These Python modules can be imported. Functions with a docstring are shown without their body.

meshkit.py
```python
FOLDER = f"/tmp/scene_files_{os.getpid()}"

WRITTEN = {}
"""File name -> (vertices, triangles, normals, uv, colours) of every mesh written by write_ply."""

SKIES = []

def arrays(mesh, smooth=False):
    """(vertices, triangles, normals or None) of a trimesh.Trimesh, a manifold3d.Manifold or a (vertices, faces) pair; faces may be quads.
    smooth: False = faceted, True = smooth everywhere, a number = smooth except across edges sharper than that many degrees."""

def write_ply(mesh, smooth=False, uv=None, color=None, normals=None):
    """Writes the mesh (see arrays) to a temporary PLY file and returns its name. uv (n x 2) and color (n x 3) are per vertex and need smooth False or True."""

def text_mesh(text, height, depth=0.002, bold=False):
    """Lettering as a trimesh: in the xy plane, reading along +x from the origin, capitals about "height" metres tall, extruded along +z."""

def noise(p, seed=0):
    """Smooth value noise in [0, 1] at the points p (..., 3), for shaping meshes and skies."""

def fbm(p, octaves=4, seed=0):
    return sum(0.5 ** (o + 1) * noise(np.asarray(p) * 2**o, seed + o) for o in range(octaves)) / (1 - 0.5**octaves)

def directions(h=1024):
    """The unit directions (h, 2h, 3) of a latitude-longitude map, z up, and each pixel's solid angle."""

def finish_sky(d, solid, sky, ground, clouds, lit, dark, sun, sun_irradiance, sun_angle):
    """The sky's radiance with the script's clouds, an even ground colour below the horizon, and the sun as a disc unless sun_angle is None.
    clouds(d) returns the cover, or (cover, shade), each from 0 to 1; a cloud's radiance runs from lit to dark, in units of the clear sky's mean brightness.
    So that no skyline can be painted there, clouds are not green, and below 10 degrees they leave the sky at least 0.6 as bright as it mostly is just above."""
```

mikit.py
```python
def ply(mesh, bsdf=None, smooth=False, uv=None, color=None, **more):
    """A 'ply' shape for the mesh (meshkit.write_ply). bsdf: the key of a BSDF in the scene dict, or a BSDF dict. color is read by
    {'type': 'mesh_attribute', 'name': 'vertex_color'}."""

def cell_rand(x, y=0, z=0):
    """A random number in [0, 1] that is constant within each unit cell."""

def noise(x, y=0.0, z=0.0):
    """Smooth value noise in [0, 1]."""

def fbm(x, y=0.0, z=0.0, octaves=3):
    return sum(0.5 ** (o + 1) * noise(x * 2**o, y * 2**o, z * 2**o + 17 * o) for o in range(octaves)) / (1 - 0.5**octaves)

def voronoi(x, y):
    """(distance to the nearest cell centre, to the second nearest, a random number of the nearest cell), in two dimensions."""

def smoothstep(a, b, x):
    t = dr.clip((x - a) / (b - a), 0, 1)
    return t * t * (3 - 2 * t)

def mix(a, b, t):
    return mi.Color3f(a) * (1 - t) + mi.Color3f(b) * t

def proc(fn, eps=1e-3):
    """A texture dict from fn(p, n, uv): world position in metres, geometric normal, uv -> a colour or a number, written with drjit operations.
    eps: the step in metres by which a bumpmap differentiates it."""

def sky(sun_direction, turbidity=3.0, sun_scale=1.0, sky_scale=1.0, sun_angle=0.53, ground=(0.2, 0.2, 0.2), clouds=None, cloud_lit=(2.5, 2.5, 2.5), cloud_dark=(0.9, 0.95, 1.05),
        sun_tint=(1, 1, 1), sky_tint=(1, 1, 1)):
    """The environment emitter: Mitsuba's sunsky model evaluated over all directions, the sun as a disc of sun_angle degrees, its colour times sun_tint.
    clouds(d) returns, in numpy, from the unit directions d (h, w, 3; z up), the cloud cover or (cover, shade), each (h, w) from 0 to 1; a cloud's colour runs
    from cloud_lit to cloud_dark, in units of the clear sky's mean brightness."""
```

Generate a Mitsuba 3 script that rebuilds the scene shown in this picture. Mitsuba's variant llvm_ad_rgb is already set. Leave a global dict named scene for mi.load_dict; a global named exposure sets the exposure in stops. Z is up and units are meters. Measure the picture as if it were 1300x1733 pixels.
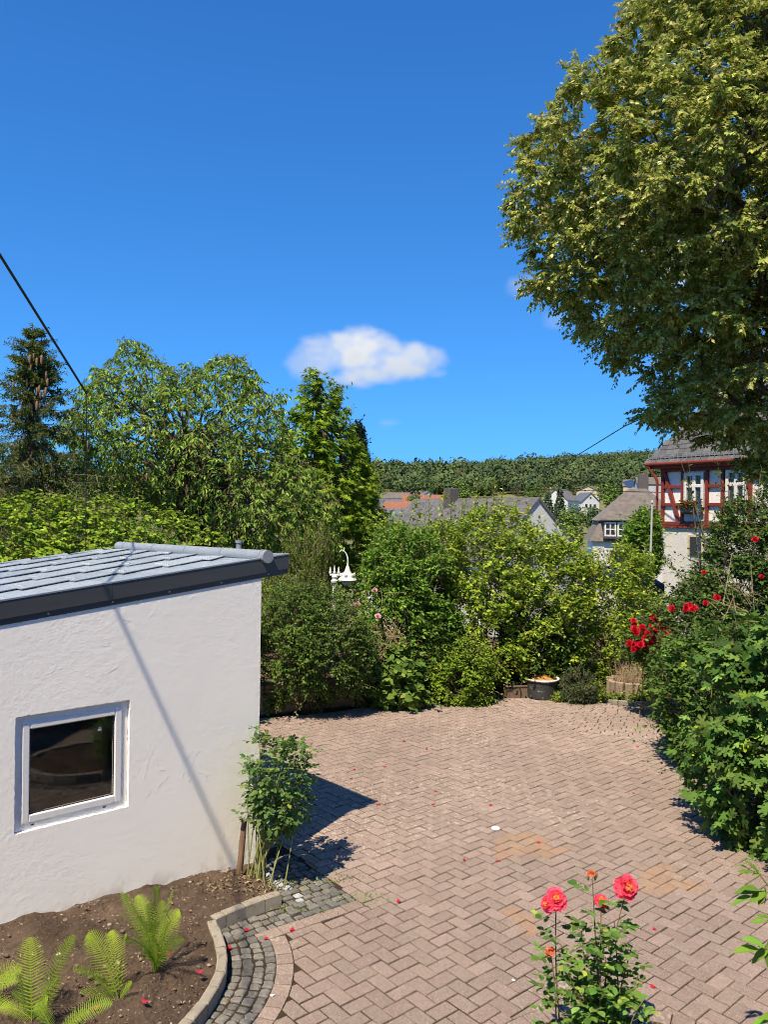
import math
import numpy as np
import trimesh
import shapely
from shapely.geometry import Polygon, Point, LineString, box as sbox
import drjit as dr
import mitsuba as mi
import mikit
import meshkit
from mikit import proc, noise, fbm, voronoi, cell_rand, smoothstep, mix

scene, labels = {}, {}
T4 = mi.ScalarTransform4f

# ------------------------------------------------------------------ camera, sky, exposure
EYE = 2.82                     # metres above the courtyard
FPX = 1340.0                   # focal length in pixels of the 1300 x 1733 photograph
ROLL = math.radians(0.72)
RC, RS = math.cos(ROLL), math.sin(ROLL)
scene['camera'] = {
    'type': 'perspective', 'fov': 2 * math.degrees(math.atan(866.5 / FPX)), 'fov_axis': 'y', 'near_clip': 0.05, 'far_clip': 6000.0,
    'to_world': T4().look_at(origin=[0, 0, EYE], target=[0, 1, EYE], up=[-RS, 0, RC])}
exposure = 2.25
SUN = np.array([-0.730, -1.38, 2.45])
SUN /= np.linalg.norm(SUN)


def ray(px, py):
    du, dv = (px - 650) / FPX, (py - 866.5) / FPX
    return RC * du + RS * dv, RS * du - RC * dv


def at(px, py, Y):
    """The point at depth Y that the photograph shows at a pixel."""
    u, v = ray(px, py)
    return np.array([u * Y, Y, EYE + v * Y])


def gnd(px, py, z=0.0):
    u, v = ray(px, py)
    Y = (z - EYE) / v
    return np.array([u * Y, Y, z])


def pix(p):
    p = np.asarray(p, float)
    u, v = p[..., 0] / p[..., 1], (p[..., 2] - EYE) / p[..., 1]
    return np.stack([650 + FPX * (u * RC + v * RS), 866.5 + FPX * (u * RS - v * RC)], -1)


def clouds(d):
    y = np.maximum(d[..., 1], 1e-4)
    u, v = d[..., 0] / y, d[..., 2] / y
    ok = d[..., 1] > 0.2
    X = 650 + FPX * (u * RC + v * RS)
    Y = 866.5 + FPX * (u * RS - v * RC)
    q = np.stack([X / 40.0, Y / 30.0, X * 0], -1)
    n = 0.55 * meshkit.noise(q, 3) + 0.28 * meshkit.noise(q * 2.1, 4) + 0.17 * meshkit.noise(q * 4.3, 5)
    c = np.zeros(X.shape)
    for cx, cy, rx, ry, top in ((610, 603, 78, 52, 1.0), (566, 606, 74, 42, .72), (520, 612, 44, 34, .42), (665, 612, 72, 38, .9), (700, 602, 44, 26, .8), (722, 610, 40, 24, .45), (612, 634, 78, 24, .95), (740, 632, 20, 8, .25),
                                (884, 486, 30, 24, .22), (944, 540, 30, 20, .18), (1175, 440, 110, 60, .95), (664, 716, 24, 6, .22)):
        e = 1 - ((X - cx) / rx) ** 2 - ((Y - cy) / ry) ** 2 + (n - .5) * .75
        k = np.clip(e * .85 + (n - .5) * .55 + .06, 0, 1) * (e > -.35)
        c = np.maximum(c, top * k * k * (3 - 2 * k))
    c = np.clip(c, 0, .95)
    shade = np.clip(0.12 + (Y - 585) / 120 + (n - 0.5) * .6, 0, 1)
    return np.where(ok, c, 0), shade


scene['sky'] = mikit.sky(SUN.tolist(), turbidity=2.6, sky_scale=0.68, clouds=clouds, cloud_lit=(2.7, 2.72, 2.75), cloud_dark=(1.75, 1.9, 2.1), ground=(0.12, 0.13, 0.09), sky_tint=(0.385, 1.02, 1.66), sun_tint=(1.0, 1.0, 0.965))

# ------------------------------------------------------------------ small helpers
taken = {}


def new_key(base):
    n = taken.get(base, 0)
    taken[base] = n + 1
    return base if n == 0 else f'{base}_{n:03d}'


def thing(name, label, cat, group=None, kind=None):
    k = new_key(name)
    labels[k] = {'label': label, 'category': cat}
    if group:
        labels[k]['group'] = group
    if kind:
        labels[k]['kind'] = kind
    return k


def put(key, mesh, mat, smooth=False, color=None, uv=None, stuff=False, label=None, **more):
    """One shape entry. key 'holder|part' numbers the part under its holder."""
    if '|' in key:
        holder, part = key.rsplit('|', 1)
        key = new_key(holder + '__' + part)
    if mat in PLAIN:
        nv = len(mesh[0])
        mat, color, uv, smooth = 'vcol', np.repeat(np.array(PLAIN[mat], float)[None], nv, 0), None, False
    scene[key] = mikit.ply(mesh, mat, smooth=smooth, color=color, uv=uv, **more)
    if stuff:
        labels.setdefault(key, {})['kind'] = 'stuff'
    if label:
        labels.setdefault(key, {})['label'] = label
    return key


def unit(v):
    v = np.asarray(v, float)
    return v / np.maximum(np.linalg.norm(v, axis=-1, keepdims=True), 1e-12)


def bx(c, size, bev=0.0, rot=0.0, M=None):
    """A box (chamfered by bev) as (V, F)."""
    sx, sy, sz = np.asarray(size, float) / 2
    if bev <= 0:
        m = trimesh.creation.box((2 * sx, 2 * sy, 2 * sz))
        v, f = np.array(m.vertices), np.array(m.faces)
    else:
        b = min(bev, sx * .9, sy * .9, sz * .9)
        pts = []
        for a, bb, cc in ((sx - b, sy - b, sz), (sx - b, sy, sz - b), (sx, sy - b, sz - b)):
            for i in (-1, 1):
                for j in (-1, 1):
                    for k in (-1, 1):
                        pts.append((i * a, j * bb, k * cc))
        h = trimesh.convex.convex_hull(np.array(pts))
        v, f = np.array(h.vertices), np.array(h.faces)
    if rot:
        cs, sn = math.cos(rot), math.sin(rot)
        v = np.c_[v[:, 0] * cs - v[:, 1] * sn, v[:, 0] * sn + v[:, 1] * cs, v[:, 2]]
    if M is not None:
        v = v @ np.asarray(M).T
    return v + np.asarray(c, float), f


def cat(ms):
    V, F, o = [], [], 0
    for v, f in ms:
        V.append(v); F.append(np.asarray(f) + o); o += len(v)
    return np.vstack(V), np.vstack(F)


def tube(pts, rad, sides=8, caps=True):
    p = np.asarray(pts, float)
    n = len(p)
    rad = np.broadcast_to(np.asarray(rad, float), (n,))
    t = unit(np.gradient(p, axis=0))
    a = np.cross(t, [0.0, 0.0, 1.0])
    bad = np.linalg.norm(a, axis=1) < 1e-3
    a[bad] = np.cross(t[bad], [1.0, 0, 0])
    for i in range(1, n):
        if (a[i] * a[i - 1]).sum() < 0:
            a[i] = -a[i]
    a = unit(a)
    b = np.cross(t, a)
    an = np.arange(sides) * 2 * np.pi / sides
    v = (p[:, None] + rad[:, None, None] * (np.cos(an)[None, :, None] * a[:, None] + np.sin(an)[None, :, None] * b[:, None])).reshape(-1, 3)
    i, j = np.meshgrid(np.arange(n - 1), np.arange(sides), indexing='ij')
    q = np.stack([i * sides + j, i * sides + (j + 1) % sides, (i + 1) * sides + (j + 1) % sides, (i + 1) * sides + j], -1).reshape(-1, 4)
    f = np.vstack([q[:, [0, 1, 2]], q[:, [0, 2, 3]]])
    if caps:
        v = np.vstack([v, p[:1], p[-1:]])
        k = np.arange(sides)
        f = np.vstack([f, np.c_[(k + 1) % sides, k, np.full(sides, n * sides)], np.c_[k + (n - 1) * sides, (k + 1) % sides + (n - 1) * sides, np.full(sides, n * sides + 1)]])
    return v, f


def sticks(P0, P1, r0, r1, sides=4):
    """Many straight tapered sticks at once."""
    P0, P1 = np.asarray(P0, float), np.asarray(P1, float)
    N = len(P0)
    r0, r1 = np.broadcast_to(r0, (N,)), np.broadcast_to(r1, (N,))
    t = unit(P1 - P0)
    a = unit(np.cross(t, np.where(np.abs(t[:, 2:]) < 0.9, [0, 0, 1.0], [1.0, 0, 0])))
    b = np.cross(t, a)
    an = np.arange(sides) * 2 * np.pi / sides
    c = np.cos(an)[None, :, None] * a[:, None] + np.sin(an)[None, :, None] * b[:, None]
    v = np.concatenate([P0[:, None] + r0[:, None, None] * c, P1[:, None] + r1[:, None, None] * c], 1)
    k = np.arange(sides)
    f1 = np.vstack([np.c_[k, (k + 1) % sides, (k + 1) % sides + sides], np.c_[k, (k + 1) % sides + sides, k + sides]])
    f = f1[None] + (np.arange(N) * 2 * sides)[:, None, None]
    return v.reshape(-1, 3), f.reshape(-1, 3)


def bent(P0, P1, r0, r1, sag=0.1, seg=4, rng=None, wob=0.04, sides=5):
    """Curved limbs from P0 to P1 (one each), rising first."""
    P0, P1 = np.asarray(P0, float), np.asarray(P1, float)
    N = len(P0)
    L = np.linalg.norm(P1 - P0, axis=1)
    out = []
    prev = P0
    for s in range(1, seg + 1):
        t = s / seg
        p = P0 + (P1 - P0) * t
        p[:, 2] += sag * L * 4 * t * (1 - t) * .5
        if rng is not None and s < seg:
            p = p + rng.normal(size=(N, 3)) * (wob * L)[:, None]
        ra = r0 + (r1 - r0) * (s - 1) / seg
        rb = r0 + (r1 - r0) * t
        out.append(sticks(prev, p, ra, rb, sides))
        prev = p
    return cat(out)


def revolve(profile, n=32, center=(0, 0, 0)):
    m = trimesh.creation.revolve(np.asarray(profile, float), sections=n)
    return np.array(m.vertices) + np.asarray(center), np.array(m.faces)


def slab(poly, z0, z1):
    m = trimesh.creation.extrude_polygon(poly, z1 - z0, engine='earcut')
    return np.array(m.vertices) + [0, 0, z0], np.array(m.faces)


def stone(poly, top, depth, cham, dz=None):
    """A paving stone from its outline: chamfered top, sides down to -depth. dz tilts the top."""
    if poly.is_empty or poly.area < 4e-4:
        return None
    if poly.geom_type != 'Polygon':
        poly = max(poly.geoms, key=lambda g: g.area)
    poly = shapely.geometry.polygon.orient(poly.simplify(0.0015))
    q = np.array(poly.exterior.coords)[:-1]
    n = len(q)
    if n < 3:
        return None
    c = q.mean(0)
    ins = shapely.geometry.polygon.orient(poly.buffer(-cham, join_style=2))
    qi = np.array(ins.exterior.coords)[:-1] if (not ins.is_empty and ins.geom_type == 'Polygon') else np.zeros((0, 2))
    if len(qi) == n:
        k = np.argmin(((qi - q[0]) ** 2).sum(1))
        qi = np.roll(qi, -k, 0)
    else:
        qi = c + (q - c) * 0.88
    t = top + ((qi - c) @ np.asarray(dz) if dz is not None else 0)
    te = top + ((q - c) @ np.asarray(dz) if dz is not None else 0) - cham * 0.8
    V = np.vstack([np.c_[qi, np.broadcast_to(t, (n,))], np.c_[q, np.broadcast_to(te, (n,))], np.c_[q, np.full(n, top - depth)]])
    i = np.arange(n); j = (i + 1) % n
    F = [np.c_[np.zeros(n - 2, int), np.arange(1, n - 1), np.arange(2, n)]]
    for a in (0, n):
        F += [np.c_[a + i, a + n + i, a + n + j], np.c_[a + i, a + n + j, a + j]]
    return V, np.vstack(F)


# ------------------------------------------------------------------ materials
def rgb(*c):
    return {'type': 'rgb', 'value': list(c)}


def mat(name, d, two=True):
    scene[name] = {'type': 'twosided', 'bsdf': d} if two else d
    return name


PLAIN = {}


def plain(name, c, rough=0.7, spec=0.3, **k):
    if rough >= .65:
        PLAIN[name] = c
        return name
    return mat(name, {'type': 'principled', 'base_color': rgb(*c), 'roughness': rough, 'specular': spec, **k})


def tex(name, fn, rough=0.8, spec=0.25, bump=None, eps=1e-3, **k):
    d = {'type': 'principled', 'base_color': proc(fn), 'roughness': rough, 'specular': spec, **k}
    if bump is not None:
        d = {'type': 'bumpmap', 'arbitrary': proc(bump[0], eps=eps), 'scale': bump[1], 'bsdf': d}
    return mat(name, d)


VC = {'type': 'mesh_attribute', 'name': 'vertex_color'}


def leafmat(name, trans=0.55, rough=0.45):
    scene[name] = {'type': 'principledthin', 'base_color': VC, 'roughness': rough, 'diff_trans': trans, 'eta': 1.5}
    return name


leafmat('leaf_soft', 0.7, 0.42)
leafmat('leaf_gloss', 0.55, 0.27)
mat('vcol', {'type': 'principled', 'base_color': VC, 'roughness': 0.75, 'specular': 0.25})
tex('bark', lambda p, n, uv: mix((.10, .075, .05), (.20, .16, .12), fbm(p.x * 30, p.y * 30, p.z * 7)), .9, .1)
tex('twig_green', lambda p, n, uv: mix((.13, .12, .05), (.20, .17, .08), noise(p.x * 40, p.y * 40, p.z * 20)), .8, .2)
tex('twig_dry', lambda p, n, uv: mix((.28, .20, .12), (.45, .36, .24), noise(p.x * 40, p.y * 40, p.z * 20)), .9, .1)


def f_ground(p, n, uv):
    g = mix((.07, .09, .03), (.13, .12, .06), fbm(p.x * .15, p.y * .15, 0))
    s = mix((.10, .075, .05), (.17, .13, .09), fbm(p.x * 3, p.y * 3, 0, 4))
    return mix(s, g, smoothstep(14, 24, dr.sqrt(p.x * p.x + p.y * p.y) + 6 * noise(p.x * .3, p.y * .3)))


tex('ground_mat', f_ground, .95, .1)

STAINS = [(tuple(gnd(px, py)[:2]), r) for px, py, r in ((872, 1432, .20), (905, 1425, .27), (940, 1440, .17), (885, 1560, .14), (872, 1552, .12), (1120, 1488, .30), (1165, 1498, .2), (1090, 1495, .16), (855, 1440, .12), (1240, 1480, .1))]


def f_paver(p, n, uv):
    t = uv.x
    base = mix((.222, .169, .149), (.285, .222, .196), t)
    base = mix(base, (.215, .180, .150), uv.y * .6)
    wear = fbm(p.x * 1.1, p.y * 1.1, 3.0, 4)
    base = base * (0.84 + 0.34 * wear)
    g = noise(p.x * 330, p.y * 330, 1.0)
    g2 = noise(p.x * 190 + 7, p.y * 190, 5.0)
    base = base * (0.74 + 0.40 * g + .26 * (noise(p.x * 105, p.y * 105, 4.0) - .25))
    base = mix(base, (.40, .36, .31), smoothstep(.80, .92, g2) * .7)
    base = mix(base, (.13, .10, .08), smoothstep(.80, .95, noise(p.x * 260, p.y * 260, 9.0)) * .6)
    chip = smoothstep(.76, .83, noise(p.x * 45, p.y * 45, 2.0)) * smoothstep(.45, .7, fbm(p.x * .9 + 4, p.y * .9, 8.0))
    base = mix(base, (.42, .38, .33), chip * .7)
    m = mi.Float(0)
    for (sx, sy), r in STAINS:
        d = dr.sqrt(dr.square(p.x - sx) + dr.square((p.y - sy)))
        m = dr.maximum(m, 1 - smoothstep(r * .35, r, d + .12 * (fbm(p.x * 9, p.y * 9, 1.0) - .5) + .16 * (uv.x - .5)))
    return mix(base, mi.Color3f(.36, .20, .085) * (0.8 + .4 * g), m * (.14 + .42 * fbm(p.x * 14, p.y * 14, 6.0)))


tex('paver_mat', f_paver, .85, .25, bump=(lambda p, n, uv: noise(p.x * 240, p.y * 240, p.z * 240) + .5 * noise(p.x * 90, p.y * 90, p.z * 90), .0011), eps=8e-4)


def f_sett(p, n, uv):
    base = mix((.105, .106, .10), (.195, .19, .175), uv.x)
    base = mix(base, (.27, .235, .17), smoothstep(.88, .97, uv.y) * .55)
    base = mix(base, (.36, .39, .40), smoothstep(1.5, 1.6, uv.y))
    return base * (.7 + .6 * fbm(p.x * 60, p.y * 60, p.z * 60))


tex('sett_mat', f_sett, .75, .3, bump=(lambda p, n, uv: fbm(p.x * 70, p.y * 70, p.z * 70), .004))
tex('joint_sand', lambda p, n, uv: mix((.026, .019, .013), (.062, .047, .034), fbm(p.x * 25, p.y * 25, 0, 4)), .95, .1)
tex('kerb_mat', lambda p, n, uv: mix(mix((.22, .20, .165), (.34, .315, .265), fbm(p.x * 18, p.y * 18, p.z * 18, 4)), (.16, .14, .10), smoothstep(.58, .75, fbm(p.x * 40 + 5, p.y * 40, p.z * 40)) * .7), .9, .15,
    bump=(lambda p, n, uv: fbm(p.x * 90, p.y * 90, p.z * 90), .003))


def f_soil(p, n, uv):
    b = mix((.042, .030, .022), (.118, .086, .064), fbm(p.x * 5, p.y * 5, p.z * 5, 4))
    b = b * (.7 + .65 * fbm(p.x * 60, p.y * 60, p.z * 60, 3))
    return mix(b, (.40, .34, .26), smoothstep(.84, .93, noise(p.x * 95, p.y * 95, p.z * 95)) * .8)


tex('soil_mat', f_soil, .95, .1, bump=(lambda p, n, uv: fbm(p.x * 55, p.y * 55, p.z * 55, 4), .02), eps=2e-3)


def stucco_h(p, n, uv):
    a = p.x * .745 + p.y * .667
    w1 = fbm(a * 3 + 1, p.z * 3, 2.0) * 2.2
    strokes = fbm(a * 7 + w1 * 2.2, p.z * 9 + w1 * 2.5, 1.0, 4)
    ridge = 1 - dr.abs(2 * noise(a * 8 + w1 * 3 + 40, p.z * 7 - w1 * 3, 4.0) - 1)
    ridge = smoothstep(.90, 1.0, ridge) * smoothstep(.48, .65, fbm(a * 2.2 + 9, p.z * 2.2, 7.0))
    return .0010 * strokes + .0013 * fbm(a * 40, p.z * 40, 3.0, 4) + .0013 * ridge + .0007 * noise(a * 110, p.z * 110, 0)


def f_stucco(p, n, uv):
    a = p.x * .745 + p.y * .667
    b = mix((.825, .82, .785), (.88, .875, .84), fbm(a * 2.5, p.z * 2.5, 0, 4))
    dirt = smoothstep(.42, .7, fbm(a * 14, p.z * 10, 5.0, 4)) * (1 - smoothstep(.12, .36, p.z + .12 * noise(a * 6, p.z * 3)))
    return mix(b, (.40, .34, .27), dirt * .6)


tex('stucco_mat', f_stucco, .9, .15, bump=(stucco_h, 1.0), eps=2.5e-3)
plain('pvc_white', (.80, .80, .79), .3, .5)
plain('rubber_black', (.02, .02, .022), .6)
plain('room_floor', (.27, .26, .24), .9)
scene['pane_glass'] = {'type': 'thindielectric', 'int_ior': 1.52}
tex('fascia_mat', lambda p, n, uv: mix((.050, .055, .062), (.064, .069, .077), fbm(p.x * 4, p.y * 4, p.z * 20)), .38, .5)
tex('tile_metal', lambda p, n, uv: mix((.22, .265, .315), (.275, .32, .365), uv.x) * (.88 + .24 * fbm(p.x * 9, p.y * 9, 1.0, 4)), .36, .5, bump=(lambda p, n, uv: fbm(p.x * 12, p.y * 12, 0), .004), eps=4e-3)
tex('zinc', lambda p, n, uv: mix((.19, .225, .255), (.27, .30, .33), fbm(p.x * 14, p.y * 14, p.z * 14, 4)), .42, .5)
plain('cable_black', (.012, .012, .013), .5)
plain('cable_white', (.6, .6, .58), .5)
plain('paint_white', (.66, .66, .645), .4, .4)
plain('screw', (.5, .5, .5), .3, .5, metallic=.8)
tex('tub_plastic', lambda p, n, uv: mix(mix((.030, .032, .034), (.055, .057, .06), fbm(p.x * 9, p.y * 9, p.z * 9)), (.30, .29, .27), smoothstep(.62, .78, fbm(p.x * 16 + 3, p.y * 16, p.z * 22, 4)) * .55), .55, .35)
tex('mortar', lambda p, n, uv: mix((.48, .46, .42), (.68, .66, .61), fbm(p.x * 30, p.y * 30, p.z * 30)), .9, .1)
tex('ochre_sand', lambda p, n, uv: mix((.33, .155, .048), (.48, .26, .095), fbm(p.x * 30, p.y * 30, p.z * 30, 4)), .95, .1, bump=(lambda p, n, uv: fbm(p.x * 60, p.y * 60, p.z * 60), .015))
plain('box_brown', (.17, .125, .092), .6, .3)
tex('palisade_mat', lambda p, n, uv: mix(mix((.24, .185, .14), (.335, .265, .205), uv.x), (.19, .15, .11), smoothstep(.5, .75, fbm(p.x * 18, p.y * 18, p.z * 30, 4)) * .6), .9, .15, bump=(lambda p, n, uv: fbm(p.x * 50, p.y * 50, p.z * 50), .006))
tex('garden_wall_mat', lambda p, n, uv: mix((.20, .155, .11), (.33, .26, .19), fbm(p.x * 7, p.y * 7, p.z * 9, 4)), .95, .1, bump=(lambda p, n, uv: fbm(p.x * 14, p.y * 14, p.z * 14, 4), .04), eps=3e-3)
tex('stake_wood', lambda p, n, uv: mix((.13, .085, .055), (.25, .17, .115), fbm(p.x * 90, p.y * 90, p.z * 9)), .9, .1)
plain('cut_wood', (.45, .23, .12), .8)
tex('render_white', lambda p, n, uv: mix((.52, .51, .48), (.62, .61, .575), fbm(p.x * .8, p.y * .8, p.z * .8, 4)), .9, .1)
tex('panel_white', lambda p, n, uv: mix((.72, .715, .695), (.79, .785, .765), fbm(p.x * 2, p.y * 2, p.z * 2)), .9, .1)
tex('timber_red', lambda p, n, uv: mix((.15, .026, .018), (.22, .042, .028), fbm(p.x * 6, p.y * 6, p.z * 3)), .6, .3)


ROOFS = {'roof_slate': ((.075, .073, .074), (.155, .151, .15)), 'roof_grey': ((.10, .092, .088), (.18, .168, .16)), 'roof_brown': ((.105, .092, .08), (.18, .16, .14)),
         'roof_red': ((.21, .088, .05), (.30, .13, .08)), 'roof_blue': ((.075, .09, .115), (.13, .15, .18)), 'roof_metal': ((.30, .32, .335), (.38, .395, .40))}


def f_roof(p, n, uv):
    which = dr.floor(uv.x / 1000)
    x = uv.x - which * 1000
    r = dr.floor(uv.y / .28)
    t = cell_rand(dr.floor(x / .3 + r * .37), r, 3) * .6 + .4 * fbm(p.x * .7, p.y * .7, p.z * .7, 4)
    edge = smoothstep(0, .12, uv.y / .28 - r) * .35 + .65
    out = mi.Color3f(0)
    for i_, (a_, b_) in enumerate(ROOFS.values()):
        out = dr.select(dr.abs(which - i_) < .5, mix(a_, b_, t), out)
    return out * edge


tex('roof_all', f_roof, .65, .3)
plain('wall_white', (.60, .60, .585), .9, .1)
plain('wall_cream', (.52, .45, .30), .9, .1)
plain('wall_pale_blue', (.42, .47, .53), .9, .1)
plain('wall_grey', (.42, .43, .44), .9, .1)
plain('window_dark', (.03, .035, .04), .15, .6)
plain('solar_blue', (.03, .055, .11), .2, .6)
plain('chimney_dark', (.10, .09, .085), .8)
plain('awning_dark', (.045, .045, .05), .7)
plain('pole_white', (.46, .455, .42), .45, .4)

# ------------------------------------------------------------------ leaf machinery
# templates: along, across, up in units of leaf length; faces
TM = {}
TM['two'] = (np.array([(0, 0, 0), (.45, .3, .07), (1, 0, -.06), (.45, -.3, .07)], float), np.array([(0, 2, 1), (0, 3, 2)]))
TM['slim'] = (np.array([(0, 0, 0), (.45, .19, .05), (1, 0, -.1), (.45, -.19, .05)], float), np.array([(0, 2, 1), (0, 3, 2)]))
TM['oval'] = (np.array([(0, 0, 0), (.28, .24, .05), (.68, .25, .04), (1, 0, -.09), (.68, -.25, .04), (.28, -.24, .05), (.34, 0, -.01), (.7, 0, -.03)], float),
              np.array([(0, 6, 1), (1, 6, 7), (1, 7, 2), (2, 7, 3), (3, 7, 4), (4, 7, 6), (4, 6, 5), (5, 6, 0)]))
TM['mid'] = (np.array([(0, 0, 0), (.26, .24, .06), (.68, .23, .04), (1, 0, -.09), (.68, -.23, .04), (.26, -.24, .06)], float), np.array([(0, 2, 1), (0, 3, 2), (0, 4, 3), (0, 5, 4)]))
TM['hmid'] = (np.array([(0, 0, 0), (.14, .34, .06), (.6, .32, .04), (1, 0, -.1), (.6, -.32, .04), (.14, -.34, .06)], float), TM['mid'][1])
TM['lmid'] = (np.array([(0, 0, 0), (.28, .15, .04), (.62, .155, .03), (1, 0, -.14), (.62, -.155, .03), (.28, -.15, .04)], float), TM['mid'][1])
TM['lance'] = (np.array([(0, 0, 0), (.28, .15, .04), (.62, .155, .03), (1, 0, -.14), (.62, -.155, .03), (.28, -.15, .04), (.34, 0, -.01), (.7, 0, -.05)], float), TM['oval'][1])
TM['heart'] = (np.array([(0, 0, 0), (.12, .34, .05), (.55, .36, .05), (1, 0, -.1), (.55, -.36, .05), (.12, -.34, .05), (.3, 0, -.01), (.7, 0, -.03)], float), TM['oval'][1])


def _star():
    r, pts = [], [(0, 0, 0)]
    for k, (ang, rad) in enumerate([(-2.3, .18), (-1.7, .55), (-1.15, .24), (-.75, .78), (-.4, .32), (0, 1.0), (.4, .32), (.75, .78), (1.15, .24), (1.7, .55), (2.3, .18)]):
        pts.append((.18 + rad * math.cos(ang) * .82, rad * math.sin(ang) * .72, .05 * (k % 2) - .08 * rad))
    n = len(pts)
    return np.array(pts, float), np.array([(0, i + 1, i) for i in range(1, n - 1)] + [(0, 1, n - 1)])


TM['star'] = _star()


def _fig():
    """A three to five lobed fig leaf: rounded lobes on a stalk, cupped."""
    out = [(-.16, .012), (0, .03), (.02, .16), (.10, .33), (.22, .40), (.30, .36), (.31, .25), (.33, .17), (.42, .20), (.58, .36), (.70, .38), (.76, .29), (.70, .19), (.60, .10), (.66, .07),
           (.80, .11), (.93, .10), (1.0, 0)]
    pts = out + [(x, -y) for x, y in out[-2::-1]]
    v = np.array([(x, y, 0) for x, y in pts], float)
    pol = Polygon([(x, y) for x, y in pts]).buffer(0)
    fv, ff = trimesh.creation.triangulate_polygon(pol, engine='earcut')
    fv = np.array(fv)
    z = .10 * np.abs(fv[:, 1]) - .22 * np.maximum(fv[:, 0] - .45, 0) ** 1.3 - .10 * np.maximum(np.abs(fv[:, 1]) - .22, 0) * 3
    V, F = np.c_[fv, z], np.array(ff)
    e = V[F]
    nz = np.cross(e[:, 1] - e[:, 0], e[:, 2] - e[:, 0])[:, 2]
    F[nz < 0] = F[nz < 0][:, ::-1]
    return V, F


TM['fig'] = _fig()


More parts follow.
